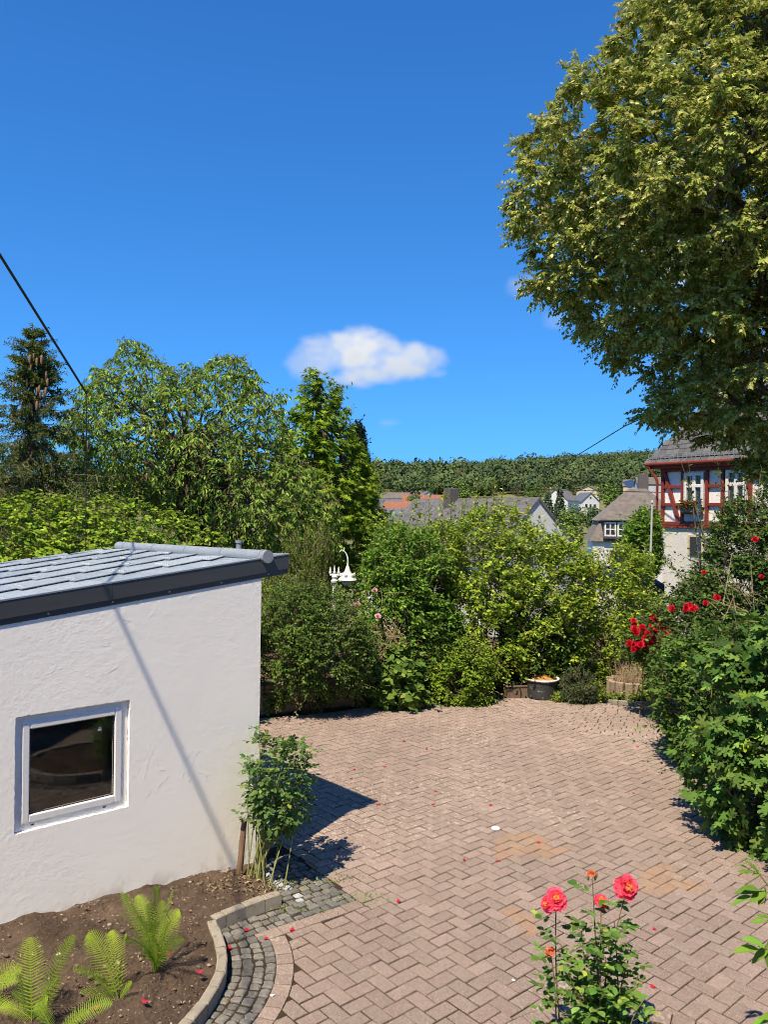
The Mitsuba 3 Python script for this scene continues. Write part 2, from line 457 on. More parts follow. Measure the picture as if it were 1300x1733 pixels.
def frames(rng, S, D, L, n, size, droop=.25, spread=.9, ldroop=.15, nj=.5, up=1.0, spiral=False, t0=.12, outn=None, outw=.0, tip=1.0):
    S, D = np.asarray(S, float), unit(D)
    N = len(S)
    L = np.broadcast_to(np.asarray(L, float), (N,))
    k = t0 + (1 - t0) * (np.arange(n)[None] + .2 + rng.random((N, n)) * .7) / n
    P = S[:, None] + D[:, None] * (L[:, None] * k)[..., None]
    P[..., 2] -= droop * L[:, None] * k ** 2
    Tn = np.repeat(D[:, None], n, 1).copy()
    Tn[..., 2] -= 2 * droop * k
    Tn = unit(Tn)
    a = unit(np.cross(D, np.array([.13, .07, 1.0])))
    b = np.cross(a, D)
    ph = (np.arange(n) * 2.4)[None] + rng.random((N, 1)) * 6.3 if spiral else (np.arange(n) % 2)[None] * np.pi + rng.normal(size=(N, n)) * .35
    o = np.cos(ph)[..., None] * a[:, None] + np.sin(ph)[..., None] * b[:, None]
    ld = unit(Tn * .6 + o * spread + rng.normal(size=(N, n, 3)) * .25)
    ld[..., 2] -= ldroop
    ld = unit(ld)
    nn = np.array([0, 0, up]) + rng.normal(size=(N, n, 3)) * nj
    if outn is not None:
        nn = nn + outw * np.repeat(outn[:, None], n, 1)
    sz = size * (.7 + .5 * rng.random((N, n))) * (1 + (tip - 1) * k ** 2)
    P, ld, nn, sz = P.reshape(-1, 3), ld.reshape(-1, 3), nn.reshape(-1, 3), sz.ravel()
    side = unit(np.cross(nn, ld))
    return P, ld, side, np.cross(ld, side), sz, k.ravel()


def join_frames(fs):
    return tuple(np.concatenate([f[i] for f in fs]) for i in range(6))


def pick_colors(rng, n, pal, jit=.16):
    w = np.array([p[1] for p in pal], float)
    jit = jit * 1.15
    i = rng.choice(len(pal), n, p=w / w.sum())
    c = np.array([p[0] for p in pal], float)[i]
    return .94 * c * np.exp(rng.normal(size=(n, 1)) * jit) * np.exp(rng.normal(size=(n, 3)) * .05)


def leaf_mesh(fr, tm, cols):
    P, ld, sd, nm, sz, _ = fr
    V0, F0 = TM[tm]
    V = P[:, None] + sz[:, None, None] * (V0[None, :, :1] * ld[:, None] + V0[None, :, 1:2] * sd[:, None] + V0[None, :, 2:] * nm[:, None])
    F = F0[None] + (np.arange(len(P)) * len(V0))[:, None, None]
    return (V.reshape(-1, 3), F.reshape(-1, 3)), np.repeat(cols, len(V0), 0)


def put_leaves(key, fr, tm, cols, mat='leaf_soft', smooth=False, single=0, name='leaf', rest='foliage'):
    """All leaves of a plant. The SINGLE largest that the photograph shows become parts of their own; the rest are one part."""
    N = len(fr[0])
    chosen = np.zeros(N, bool)
    if single:
        cen = fr[0] + fr[1] * (fr[4] * .5)[:, None]
        q = pix(cen)
        d = np.linalg.norm(cen - [0, 0, EYE], axis=1)
        area = (fr[4] / d * FPX) ** 2 * np.abs((fr[3] * unit(cen - [0, 0, EYE])).sum(1))
        ok = (q[:, 0] > -10) & (q[:, 0] < 1310) & (q[:, 1] > 0) & (q[:, 1] < 1745) & (fr[2][:, 0] == fr[2][:, 0])
        cell = {}
        px = np.sqrt(np.median(area)) * .5
        order = np.argsort(d)
        front = []
        for i in order:
            if not ok[i]:
                continue
            c = (int(q[i, 0] / px), int(q[i, 1] / px))
            if cell.get(c, 0) < 1:
                front.append(i)
            cell[c] = cell.get(c, 0) + 1
        front = np.array(front)
        chosen[front[np.argsort(-area[front])][:single]] = True
        var = {}
        V0, F0 = TM[tm]
        for i in np.nonzero(chosen)[0]:
            c = tuple(np.round(np.log(np.maximum(cols[i], 1e-3)) / .25).astype(int))
            if c not in var:
                var[c] = mikit.ply((V0, F0), mat, smooth=smooth, color=np.repeat(cols[i][None], len(V0), 0))
            M = np.eye(4)
            M[:3, :3] = np.stack([fr[1][i], fr[2][i], fr[3][i]], 1) * fr[4][i]
            M[:3, 3] = fr[0][i]
            scene[new_key(f'{key}__{name}')] = {**var[c], 'to_world': T4(M)}
    r = ~chosen
    m, c = leaf_mesh(tuple(x[r] for x in fr), tm, cols[r])
    put(f'{key}|{rest}', m, mat, smooth=smooth, color=c, stuff=True)


def crown(rng, poly, Y, n, Rm, front=.7, shell=.75):
    """Points in a rounded solid whose outline is given in photograph pixels and whose middle stands at depth Y. Returns points, outward directions."""
    P = Polygon([tuple(at(x, y, Y)[[0, 2]]) for x, y in poly]).buffer(0)
    if P.geom_type != 'Polygon':
        P = max(P.geoms, key=lambda g: g.area)
    x0, z0, x1, z1 = P.bounds
    got = np.zeros((0, 2))
    while len(got) < n:
        q = rng.random((n * 3, 2)) * [x1 - x0, z1 - z0] + [x0, z0]
        got = np.vstack([got, q[shapely.contains_xy(P, q[:, 0], q[:, 1])]])
    q = got[:n]
    B = P.exterior
    pts = shapely.points(q)
    d = shapely.distance(pts, B)
    nb = shapely.get_coordinates(shapely.shortest_line(pts, B)).reshape(-1, 2, 2)[:, 1]
    o2 = unit(nb - q)
    dd = np.minimum(d, Rm)
    Tk = np.sqrt(np.maximum(dd * (2 * Rm - dd), 1e-6))
    s = np.where(rng.random(n) < front, -1, 1)
    on = rng.random(n) < shell
    f = np.where(on, s * (.72 + .3 * rng.random(n)), rng.random(n) * 2 - 1)
    y = Y + f * Tk
    wy = np.abs(f) * Tk / Rm
    out = unit(np.c_[o2[:, 0] * (1 - dd / Rm), np.sign(f) * wy, o2[:, 1] * (1 - dd / Rm)] + 1e-6)
    return np.c_[q[:, 0], y, q[:, 1]], out, P


KEYS = {}


def bush(name, label, cat_, poly, Y, Rm, ntw, twL, nleaf, size, tm, pal, mat='leaf_soft', seed=1, up=.6, out=.7, rnd=.5, droop=.2, spread=.9, ldroop=.15, nj=.5, outw=.5, spiral=False, front=.75, shell=.75,
         base=None, nlimb=40, limb_r=.012, stem_mat='bark', shoots=(), single=0, jit=.18, group=None, kind=None, tip=1.0, twig_r=.0025, leafname='leaf', fringe=.07, trunk=None):
    rng = np.random.default_rng(seed)
    key = thing(name, label, cat_, group, kind)
    KEYS[name] = key
    pts, on, P = crown(rng, poly, Y, int(ntw * 1.6), Rm, front, shell)
    lump = meshkit.noise(pts * (1.15 / max(twL, .2)) * .9, seed) + .6 * meshkit.noise(pts * 2.3 / max(twL, .2), seed + 7)
    keep = np.argsort(-lump)[:ntw]
    keep = rng.permutation(keep)
    pts, on = pts[keep], on[keep]
    nf = int(ntw * fringe)
    D = unit(on * out + np.array([0, 0, up]) + rng.normal(size=pts.shape) * rnd)
    L = twL * (.6 + .8 * rng.random(ntw))
    L[:nf] *= 1.9
    S = pts - D * (L * np.where(np.arange(ntw) < nf, .35, .7))[:, None]
    fs = [frames(rng, S, D, L, nleaf, size, droop=droop, spread=spread, ldroop=ldroop, nj=nj, spiral=spiral, outn=on, outw=outw, tip=tip)]
    wood = [sticks(S, S + D * L[:, None] * .9 - np.array([0, 0, 1]) * (droop * L * .7)[:, None], twig_r * 1.4, twig_r * .6, 3)]
    for sx, sy, ex, ey, k in shoots:          # long shoots that stand above the crown
        p0, p1 = at(sx, sy, Y + rng.normal() * .2), at(ex, ey, Y + rng.normal() * .25)
        d = p1 - p0
        l = np.linalg.norm(d)
        fs.append(frames(rng, [p0], [d], [l], k, size * 1.05, droop=.02, spread=1.0, ldroop=ldroop, nj=.6, spiral=True, t0=.05))
        ns = max(2, k // 7)
        q = p0 + d * rng.uniform(.1, .8, (ns, 1))
        dd = unit(d / l * .7 + rng.normal(size=(ns, 3)) * .5)
        fs.append(frames(rng, q, dd, rng.uniform(.5, 1.0, ns) * min(twL, l * .35), max(5, nleaf // 2), size, droop=.05, spread=1.0, ldroop=ldroop, nj=.6, spiral=True))
        wood.append(sticks([p0], [p1], .007, .002, 4))
        wood.append(sticks(q, q + dd * .15, .003, .001, 3))
    fr = join_frames(fs)
    cols = pick_colors(rng, len(fr[0]), pal, jit)
    put_leaves(key, fr, tm, cols, mat, single=single, name=leafname)
    c = np.array(P.centroid.coords[0])
    b = np.array(base if base is not None else [c[0], Y, min(P.bounds[1], 0.0)], float)
    if nlimb:
        i = rng.choice(ntw, min(nlimb, ntw), replace=False)
        st = np.repeat(b[None], len(i), 0) + rng.normal(size=(len(i), 3)) * [.12, .12, 0]
        if trunk is not None:
            tb, tt, tr = trunk
            st = np.asarray(tb, float) + (np.asarray(tt, float) - np.asarray(tb, float)) * rng.uniform(.45, 1, (len(i), 1))
        wood.append(bent(st, S[i], limb_r, limb_r * .3, .12, 4, rng))
    put(f'{key}|branches', cat(wood), stem_mat, stuff=True)
    if trunk is not None:
        tb, tt, tr = trunk
        tb, tt = np.asarray(tb, float), np.asarray(tt, float)
        t = np.linspace(0, 1, 7)[:, None]
        put(f'{key}|trunk', tube(tb + (tt - tb) * t + rng.normal(size=(7, 3)) * [.04, .04, 0], np.linspace(tr, tr * .45, 7), 10), 'bark', smooth=60)
    return key


# ------------------------------------------------------------------ ground, hill
YS = np.array([-4000, -60, 15, 24, 45, 90, 150, 190, 230, 300, 350, 400, 450, 600, 700, 900, 5000.])
ZS = np.array([-.06, -.06, -.06, -1.2, -4.2, -6.5, -5.5, -3, 0, 5, 10, 15, 20, 33, 41, 42, 38.])


def terr(x, y):
    z = np.interp(y, YS, ZS)
    far = np.clip((y - 250) / 400, 0, 1)
    z = z + far * .055 * np.maximum(x - 60, 0) - far * .03 * np.maximum(-x, 0)
    z = z + far * 11 * (meshkit.noise(np.stack([np.asarray(x) / 95., np.asarray(y) / 95., np.zeros_like(np.asarray(x, float))], -1), 2) - .5)
    return z


rr = np.concatenate([[0.01], np.linspace(2, 30, 15), np.geomspace(33, 4500, 70)])
th = np.linspace(0, 2 * np.pi, 145)
R_, A_ = np.meshgrid(rr, th, indexing='ij')
gx, gy = R_ * np.sin(A_), R_ * np.cos(A_)
gv = np.stack([gx, gy, terr(gx, gy)], -1).reshape(-1, 3)
ni, nj_ = R_.shape
i, j = np.meshgrid(np.arange(ni - 1), np.arange(nj_ - 1), indexing='ij')
q = np.stack([i * nj_ + j, (i + 1) * nj_ + j, (i + 1) * nj_ + j + 1, i * nj_ + j + 1], -1).reshape(-1, 4)
gf = np.vstack([q[:, [0, 2, 1]], q[:, [0, 3, 2]]])
put('ground', (gv, gf), 'ground_mat', smooth=True)
labels['ground'] = {'label': 'garden soil and grassy slope falling to the village and rising as a wooded hill', 'category': 'ground', 'kind': 'structure'}

# wood on the hill: every tree a crown of many clump faces
rng = np.random.default_rng(11)


def forest():
    n = 7600
    y = np.sqrt(rng.random(n) * (735 ** 2 - 345 ** 2) + 345 ** 2)
    x = (rng.random(n) * .72 - .14) * y
    h = rng.uniform(5.5, 8.5, n) * np.exp(rng.normal(size=n) * .22)
    keep = np.ones(n, bool)
    y, x, h = y[keep], x[keep], h[keep]
    # line of conifers on the crest
    m = 170
    x = np.r_[x, rng.uniform(-60, 360, m)]
    y = np.r_[y, rng.uniform(700, 738, m)]
    h = np.r_[h, rng.uniform(7, 11.5, m)]
    con = np.r_[rng.random(n) < .025, np.ones(m, bool)]
    z = terr(x, y)
    V, F, C, o = [], [], [], 0
    tone = np.array([(.058, .098, .030), (.078, .125, .036), (.098, .142, .042), (.048, .080, .032), (.084, .108, .038)])
    for a in range(len(x)):
        d = y[a]
        k = int(np.clip(34000 / d, 50, 95))
        r = h[a] * (.17 if con[a] else rng.uniform(.34, .46))
        u = unit(rng.normal(size=(k, 3)))
        u[:, 2] = np.abs(u[:, 2]) * 1.0 - .25
        u = unit(u)
        rad = (.72 + .33 * rng.random((k, 1)))
        if con[a]:
            t = rng.random(k)
            ang = rng.random(k) * 6.28
            P = np.c_[np.cos(ang) * r * (1 - t), np.sin(ang) * r * (1 - t), t * h[a] * .95]
            u = unit(np.c_[np.cos(ang), np.sin(ang), .3 + 0 * ang])
        else:
            lump = 1 + .28 * (meshkit.noise(u * 2.2 + a * 7.3, 1) - .5) * 2
            P = u * r * rad * lump[:, None] * [1, 1, 1.05] + [0, 0, h[a] - r * 1.1]
        nn = unit(u + rng.normal(size=(k, 3)) * .45)
        t1 = unit(np.cross(nn, rng.normal(size=(k, 3))))
        t2 = np.cross(nn, t1)
        s = rng.uniform(.55, 1.0, (k, 1)) * (r * .25 if not con[a] else r * .36)
        pc = P + [x[a], y[a], z[a]]
        q = np.stack([pc - t1 * s - t2 * s * .5, pc + t1 * s - t2 * s * .5, pc + t2 * s], 1)
        V.append(q.reshape(-1, 3))
        F.append(np.arange(3 * k).reshape(k, 3) + o)
        o += 3 * k
        c = (tone[3] * .9 if con[a] else tone[rng.integers(5)]) * np.exp(rng.normal() * .14)
        if rng.random() < .012:
            c = np.array([.085, .06, .03])
        C.append(np.repeat(c[None] * np.exp(rng.normal(size=(k, 1)) * .08), 3, 0))
    return (np.vstack(V), np.concatenate([f.reshape(-1, 3) for f in F])), np.vstack(C)


fm, fc = forest()
put('forest', fm, 'vcol', color=fc)
labels['forest'] = {'label': 'mixed green wood covering the hill behind the village', 'category': 'forest', 'kind': 'stuff'}

# ------------------------------------------------------------------ the shed's frame: coordinates along its front wall
WB = gnd(436, 1475)
WD, WN = np.array([.745, .667, 0]), np.array([.667, -.745, 0])      # along the wall to the right, out of the wall
WD, WN = WD / np.linalg.norm(WD), WN / np.linalg.norm(WN)
WU = np.array([0, 0, 1.0])


def W(a, z, off=0.0):
    a, z, off = np.broadcast_arrays(np.asarray(a, float), np.asarray(z, float), np.asarray(off, float))
    return np.array([WB[0], WB[1], 0]) + a[..., None] * WD + off[..., None] * WN + z[..., None] * WU


WM = np.stack([WD, -WN, WU], 1)            # local (along, inwards, up) -> world


def wbox(a0, a1, i0, i1, z0, z1, bev=0.0):
    """A box in wall coordinates: along a0..a1, inwards i0..i1 (negative = proud), up z0..z1."""
    v, f = bx(((a0 + a1) / 2, (i0 + i1) / 2, (z0 + z1) / 2), (a1 - a0, i1 - i0, z1 - z0), bev)
    return v @ WM.T + [WB[0], WB[1], 0], f


# ------------------------------------------------------------------ courtyard paving
OC, RB = np.array([-1.785, 4.752]), 1.165           # curve of the planting bed
EU, EV, P0 = np.array([.81, .585]), np.array([-.585, .81]), np.array([-.7, 5.36])
EU, EV = EU / np.linalg.norm(EU), EV / np.linalg.norm(EV)
UR = .667                                             # right end of the setts beside the bed


def uvp(u, v):
    return P0 + EU * u + EV * v


RBC, RBR = np.array([1.27, 3.66]), .915               # round rose bed
PC = np.array([3.87, 12.5])                           # centre of the palisade planter
wl = [W(0.005, 0)[:2], W(-4, 0)[:2]]
back = np.array([-WN[0], -WN[1]])
shed_poly = Polygon([wl[0], wl[1], wl[1] + back * 2.8, wl[0] + back * 2.8])
far_line = [gnd(x, y)[:2] for x, y in ((440, 1215), (560, 1205), (628, 1194), (700, 1191), (765, 1189), (850, 1182), (900, 1180), (1000, 1180), (1130, 1178))]
yard = Polygon([W(0, 0)[:2] + back * .0, *[W(0.0, 0)[:2] + back * s for s in (3.0, 4.8)], *far_line, (5.2, 12.6), (5.0, 10.0), (4.6, 8.2), (4.2, 6.6), (3.4, 6.0), (3.4, 3.6), (2.5, 2.9), (2.1, 1.3), (-1.0, 1.3), (-1.4, 3.0), (-1.4, 5.9)]).buffer(0)
disc = Point(*OC).buffer(RB + .108, 64)
bed_side = Polygon([OC + [-3, -3], OC + [0.1, -3], OC + [.1, 3], OC + [-3, 3]])
rect = Polygon([uvp(-.42, -.108), uvp(UR, -.108), uvp(UR, 1.15), uvp(-.42, 1.15)])
rose_disc = Point(*RBC).buffer(RBR, 64)
plant_disc = Point(*PC).buffer(.86, 64)
arc_disc = Point(*PC).buffer(2.52, 96)
excl = disc.union(bed_side).union(rect).union(rose_disc).union(shed_poly)
herring = yard.difference(excl).difference(arc_disc)
arcs = yard.difference(excl).intersection(arc_disc).difference(plant_disc)

LS, WS = .170, .1055
GAP = .0075
rng = np.random.default_rng(5)
es = unit(np.array([.012, .149]))
ang = math.atan2(es[1], es[0])
A = np.array([math.cos(ang - math.pi / 4), math.sin(ang - math.pi / 4)])
B = np.array([math.cos(ang + math.pi / 4), math.sin(ang + math.pi / 4)])
O0 = np.array([-.155, 5.258])
stones = []                                           # (distance, mesh, uv)


def add_stone(poly, lst, top=0.0, cham=.0032, tilt=.010, uv=None, depth=.05):
    c = poly.centroid
    m = stone(poly, top + rng.normal() * .0012, depth, cham, rng.normal(size=2) * tilt)
    if m is None:
        return
    u = np.array(uv if uv is not None else [rng.random(), rng.random()])
    q = pix(np.array([c.x, c.y, 0]))
    seen = -20 < q[0] < 1320 and 1100 < q[1] < 1760
    lst.append((math.hypot(c.x, c.y) if seen else 99, m, u))


pshape = shapely.prepared.prep(herring)
hb = herring.buffer(-.003)
for i in range(-90, 91):
    for j in range(-50, 51):
        O = O0 + i * WS * (A + B) + j * LS * (A - B)
        if not (-5 < O[0] < 6 and 1 < O[1] < 13.2):
            continue
        for kind in (0, 1):
            if kind == 0:
                o, la, lb = O, LS, WS
            else:
                o, la, lb = O + (LS - WS) * A - WS * B, WS, LS
            g = GAP / 2 + abs(rng.normal()) * .0011
            jt = rng.normal(size=2) * .0012
            a0, a1, b0, b1 = g, la - g, g, lb - g
            q = np.array([o + a0 * A - b1 * B, o + a1 * A - b1 * B, o + a1 * A - b0 * B, o + a0 * A - b0 * B]) + jt
            q = q + rng.normal(size=q.shape) * .0009
            p = Polygon(q)
            if not pshape.intersects(p):
                continue
            if not pshape.contains(p):
                p = p.intersection(hb)
                if p.is_empty or p.area < .0018:
                    continue
                if p.geom_type != 'Polygon':
                    p = max(p.geoms, key=lambda g: g.area)
            add_stone(p, stones)
# rings round the palisade planter
ap = shapely.prepared.prep(arcs)
for k in range(16):
    r0 = .86 + k * .1035
    r1 = r0 + .1035
    n = int(2 * math.pi * (r0 + .05) / .172)
    off = rng.random()
    for s in range(n):
        t0, t1 = (s + off) * 2 * math.pi / n, (s + 1 + off) * 2 * math.pi / n
        dt = .006 / r0
        q = [PC + r * np.array([math.cos(t), math.sin(t)]) for r, t in ((r0 + .004, t0 + dt), (r1 - .004, t0 + dt), (r1 - .004, t1 - dt), (r0 + .004, t1 - dt))]
        p = Polygon(q)
        if ap.intersects(p):
            p = p.intersection(arcs.buffer(-.003))
            if p.area > .002:
                add_stone(p, stones)
# soldier course round the bed, stretcher course beside the setts, ring of the rose bed
nb = int(math.radians(112) * (RB + .05) / .104)
for s in range(nb):
    t0 = math.radians(-78) + s * math.radians(112) / nb
    t1 = t0 + math.radians(112) / nb
    dt = .003 / RB
    q = [OC + r * np.array([math.cos(t), math.sin(t)]) for r, t in ((RB, t0 + dt), (RB + .104, t0 + dt), (RB + .104, t1 - dt), (RB, t1 - dt))]
    p = Polygon(q).difference(rect)
    if p.area > .003:
        add_stone(p, stones)
u = -.16
while u < UR - .02:
    l = min(LS, UR - u)
    p = Polygon([uvp(u + .003, -.104), uvp(u + l - .003, -.104), uvp(u + l - .003, -.002), uvp(u + .003, -.002)])
    if p.area > .003:
        add_stone(p, stones)
    u += l
nr = int(2 * math.pi * RBR / .125)
for s in range(nr):
    t0, t1 = s * 2 * math.pi / nr, (s + 1) * 2 * math.pi / nr
    q = [RBC + r * np.array([math.cos(t), math.sin(t)]) for r, t in ((RBR - .105, t0 + .004), (RBR - .003, t0 + .004), (RBR - .003, t1 - .004), (RBR - .105, t1 - .004))]
    add_stone(Polygon(q), stones)

paving = thing('courtyard_paving', 'pink concrete block paving of the courtyard laid in herringbone', 'paving', kind='structure')


def put_stones(lst, name, m, limit=300):
    lst.sort(key=lambda s: s[0])
    for d, me, u in lst[:limit]:
        put(f'{paving}|{name}', me, m, uv=np.repeat(u[None], len(me[0]), 0))
    rest = lst[limit:]
    if rest:
        put(f'{paving}|{name}', cat([r[1] for r in rest]), m, uv=np.vstack([np.repeat(r[2][None], len(r[1][0]), 0) for r in rest]), stuff=True)


put_stones(stones, 'paving_stone', 'paver_mat')

# granite setts
setts = []
sbed = Polygon([uvp(.18, .235), uvp(.22, .95), uvp(-.6, .95), uvp(-.6, .235)])      # soil at the rose and wall corner
pale = LineString([gnd(446, 1476)[:2], gnd(507, 1519)[:2]])


def rough_quad(q, k=.0045):
    q = np.asarray(q)
    c = q.mean(0)
    out = []
    for a in range(4):
        p, nx = q[a], q[(a + 1) % 4]
        p2 = p + (c - p) * rng.uniform(.02, .14)
        out += [p2 + rng.normal(size=2) * k * .5, (p + nx) / 2 + rng.normal(size=2) * k]
    return Polygon(out)


def sett_uv(c):
    y = rng.random()
    if pale.distance(Point(*c)) < .035:
        y = 1.8
    return [rng.random(), y]


rw = .070
for row in range(4):                                   # curved part
    r1 = RB - .006 - row * rw
    r0 = r1 - rw + .009
    t = math.radians(-80)
    while t < math.radians(36):
        dl = rng.uniform(.055, .085)
        t1 = t + dl / r1
        q = [OC + r * np.array([math.cos(a), math.sin(a)]) for r, a in ((r0, t + .0045), (r1, t + .0045), (r1, t1 - .0045), (r0, t1 - .0045))]
        c = np.mean(q, 0)
        if (c - P0) @ EV < .0 or row == 9:
            add_stone(rough_quad(q), setts, top=.002 + rng.normal() * .003, cham=.008, tilt=.05, uv=sett_uv(c))
        t = t1
for row in range(14):                                  # straight rows
    v0 = .004 + row * rw
    u = -.42 + rng.random() * .05
    while u < UR - .03:
        dl = min(rng.uniform(.06, .088), UR - u)
        q = [uvp(u + .004, v0), uvp(u + dl - .004, v0), uvp(u + dl - .004, v0 + rw - .008), uvp(u + .004, v0 + rw - .008)]
        c = np.mean(q, 0)
        inb = sbed.contains(Point(*c)) or shed_poly.buffer(.03).contains(Point(*c)) or (v0 > .17 and u < .12)
        lim = -.41 + v0 * .2
        if not inb and u > lim:
            add_stone(rough_quad(q), setts, top=.002 + rng.normal() * .003, cham=.008, tilt=.05, uv=sett_uv(c))
        u += dl
for row in range(2):                                   # ring inside the rose bed's border
    r1 = RBR - .112 - row * rw
    n = int(2 * math.pi * r1 / .075)
    for s in range(n):
        t0, t1 = s * 2 * math.pi / n, (s + 1) * 2 * math.pi / n
        q = [RBC + r * np.array([math.cos(a), math.sin(a)]) for r, a in ((r1 - rw + .008, t0 + .006), (r1, t0 + .006), (r1, t1 - .006), (r1 - rw + .008, t1 - .006))]
        add_stone(rough_quad(q), setts, top=-.004, cham=.008, tilt=.04)
for row in range(1):                                   # ring before the palisade planter
    r0 = .775
    n = int(2 * math.pi * .81 / .085)
    for s in range(n):
        t0, t1 = s * 2 * math.pi / n, (s + 1) * 2 * math.pi / n
        q = [PC + r * np.array([math.cos(a), math.sin(a)]) for r, a in ((r0, t0 + .006), (.852, t0 + .006), (.852, t1 - .006), (r0, t1 - .006))]
        add_stone(rough_quad(q), setts, top=-.004, cham=.008, tilt=.04)
put_stones(setts, 'granite_sett', 'sett_mat')
yb = yard.union(disc).union(rect).difference(shed_poly)
put(f'{paving}|joint_bed', slab(yb.buffer(.01), -.05, -.0075), 'joint_sand')


# ------------------------------------------------------------------ kerbs
def kerb_line(pts, w, h, z0, key, gaps=.006, cham=.008, top_n=0.0):
    pts = np.asarray(pts, float)
    for a, b in zip(pts[:-1], pts[1:]):
        d = unit(b - a)
        nrm = np.array([-d[1], d[0]])
        a2, b2 = a + d * gaps / 2, b - d * gaps / 2
        p = Polygon([a2 + nrm * w / 2, a2 - nrm * w / 2, b2 - nrm * w / 2, b2 + nrm * w / 2])
        m = stone(p, z0 + h + rng.normal() * .004, h + .04, cham, rng.normal(size=2) * .02)
        put(f'{key}|kerb_stone', m, 'kerb_mat')


kt = [gnd(x, y, .085)[:2] for x, y in ((292, 1752), (319, 1724), (343, 1696), (361, 1668), (373, 1643), (376, 1621), (374, 1601), (369, 1584), (363, 1568), (357, 1554))]
kerb = thing('bed_kerb', 'low weathered concrete kerb curving round the fern bed', 'kerb')
low = [kt[0] + np.array([-.14, -.13]) * k for k in (3, 2, 1)]
kerb_line(low + kt, .062, .085, 0, kerb)
k2 = [gnd(x, y, .085)[:2] for x, y in ((360, 1553), (377, 1545), (411, 1530), (445, 1518), (473, 1509))]
kerb_line(k2, .07, .085, 0, kerb)
kerb3 = thing('planter_kerb', 'thin curved edging kerb in front of the palisade planter', 'kerb')
t = np.radians(np.linspace(-168, -30, 9))
kerb_line([PC + .735 * np.array([math.cos(a), math.sin(a)]) for a in t], .05, .05, 0, kerb3)
kerb4 = thing('border_kerb', 'short edging kerb stones at the foot of the hedge beside the garden wall', 'kerb')
kerb_line([gnd(x, y, .05)[:2] + [0, .03] for x, y in ((628, 1192), (652, 1191), (672, 1190), (700, 1188), (730, 1187))], .06, .05, 0, kerb4)


# ------------------------------------------------------------------ planting bed soil
def soil_mesh(poly, hfun, step=.022, seed=3):
    x0, y0, x1, y1 = poly.bounds
    xs, ys = np.arange(x0, x1 + step, step), np.arange(y0, y1 + step, step)
    X, Y = np.meshgrid(xs, ys, indexing='ij')
    P = np.stack([X, Y], -1)
    Z = hfun(P.reshape(-1, 2)).reshape(X.shape)
    q3 = np.stack([X, Y, X * 0], -1)
    Z = Z + .050 * (meshkit.noise(q3 * 6, seed) - .5) + .026 * (meshkit.noise(q3 * 17, seed + 1) - .5) + .018 * (np.maximum(meshkit.noise(q3 * 34, seed + 2), .45) - .5)
    V = np.stack([X, Y, Z], -1).reshape(-1, 3)
    n = len(ys)
    i, j = np.meshgrid(np.arange(len(xs) - 1), np.arange(n - 1), indexing='ij')
    q = np.stack([i * n + j, (i + 1) * n + j, (i + 1) * n + j + 1, i * n + j + 1], -1).reshape(-1, 4)
    F = np.vstack([q[:, [0, 1, 2]], q[:, [0, 2, 3]]])
    c = V[F].mean(1)
    return V, F[shapely.contains_xy(poly, c[:, 0], c[:, 1])]


kl = np.array(low + kt + k2[1:])
bedpoly = Polygon([*kl, uvp(.16, .24), uvp(.24, .80), W(0.03, 0)[:2], W(-.0, 0, -.03)[:2], W(-3.9, 0, -.03)[:2], W(-3.9, 0)[:2] + [1.0, -1.4]]).buffer(0)
kline, wline = LineString(kl), LineString([W(-4, 0)[:2], W(0, 0)[:2]])


def bed_h(p):
    pt = shapely.points(p)
    dk, dw = shapely.distance(pt, kline), shapely.distance(pt, wline)
    a = (p - WB[:2]) @ WD[:2]
    hw = np.interp(a, [-4, -1.9, -1.4, -.45, 0.1], [.27, .235, .205, .115, .045])
    t = dk / (dk + dw + 1e-6)
    return .058 + (hw - .058) * t ** .8


put('bed_soil', soil_mesh(bedpoly, bed_h), 'soil_mat', smooth=True)
labels['bed_soil'] = {'label': 'bare brown soil of the fern bed along the white shed', 'category': 'soil', 'kind': 'structure'}
kerb5 = thing('rose_kerb', 'low concrete kerb ring round the soil of the round rose bed', 'kerb')
tt_ = np.linspace(0, 2 * np.pi, 19)
kerb_line(np.c_[RBC[0] + .60 * np.cos(tt_), RBC[1] + .60 * np.sin(tt_)], .06, .08, 0, kerb5)
put('rose_bed_soil', soil_mesh(Point(*RBC).buffer(.58), lambda p: np.full(len(p), .05), seed=8), 'soil_mat', smooth=True)
labels['rose_bed_soil'] = {'label': 'dark soil of the round rose bed', 'category': 'soil', 'kind': 'structure'}
far_bed = Polygon([(-2.2, 10.2), *[tuple(p + np.array([0, .02])) for p in far_line], (5.6, 12.4), (5.2, 10), (4.6, 8.2), (4.1, 6.6), (3.4, 6.05), (3.2, 3.6), (2.3, 2.9), (1.9, 1.0), (9, 1.0), (9, 18), (-6, 18), (-6, 10.4)]).buffer(0).difference(yard)
put('garden_soil', soil_mesh(far_bed, lambda p: np.full(len(p), .01), .09, 21), 'soil_mat', smooth=True)
labels['garden_soil'] = {'label': 'dark garden soil under the shrubs round the courtyard', 'category': 'soil', 'kind': 'structure'}

# ------------------------------------------------------------------ the white shed
shed = thing('garden_shed', 'low white rendered shed with a metal tiled roof and one small window', 'shed')


def rooftop(a):
    return 2.45 + .108 * a


wz = [(-1.812, -1.062, .762, 1.50)]
a0, a1, z0, z1 = wz[0]


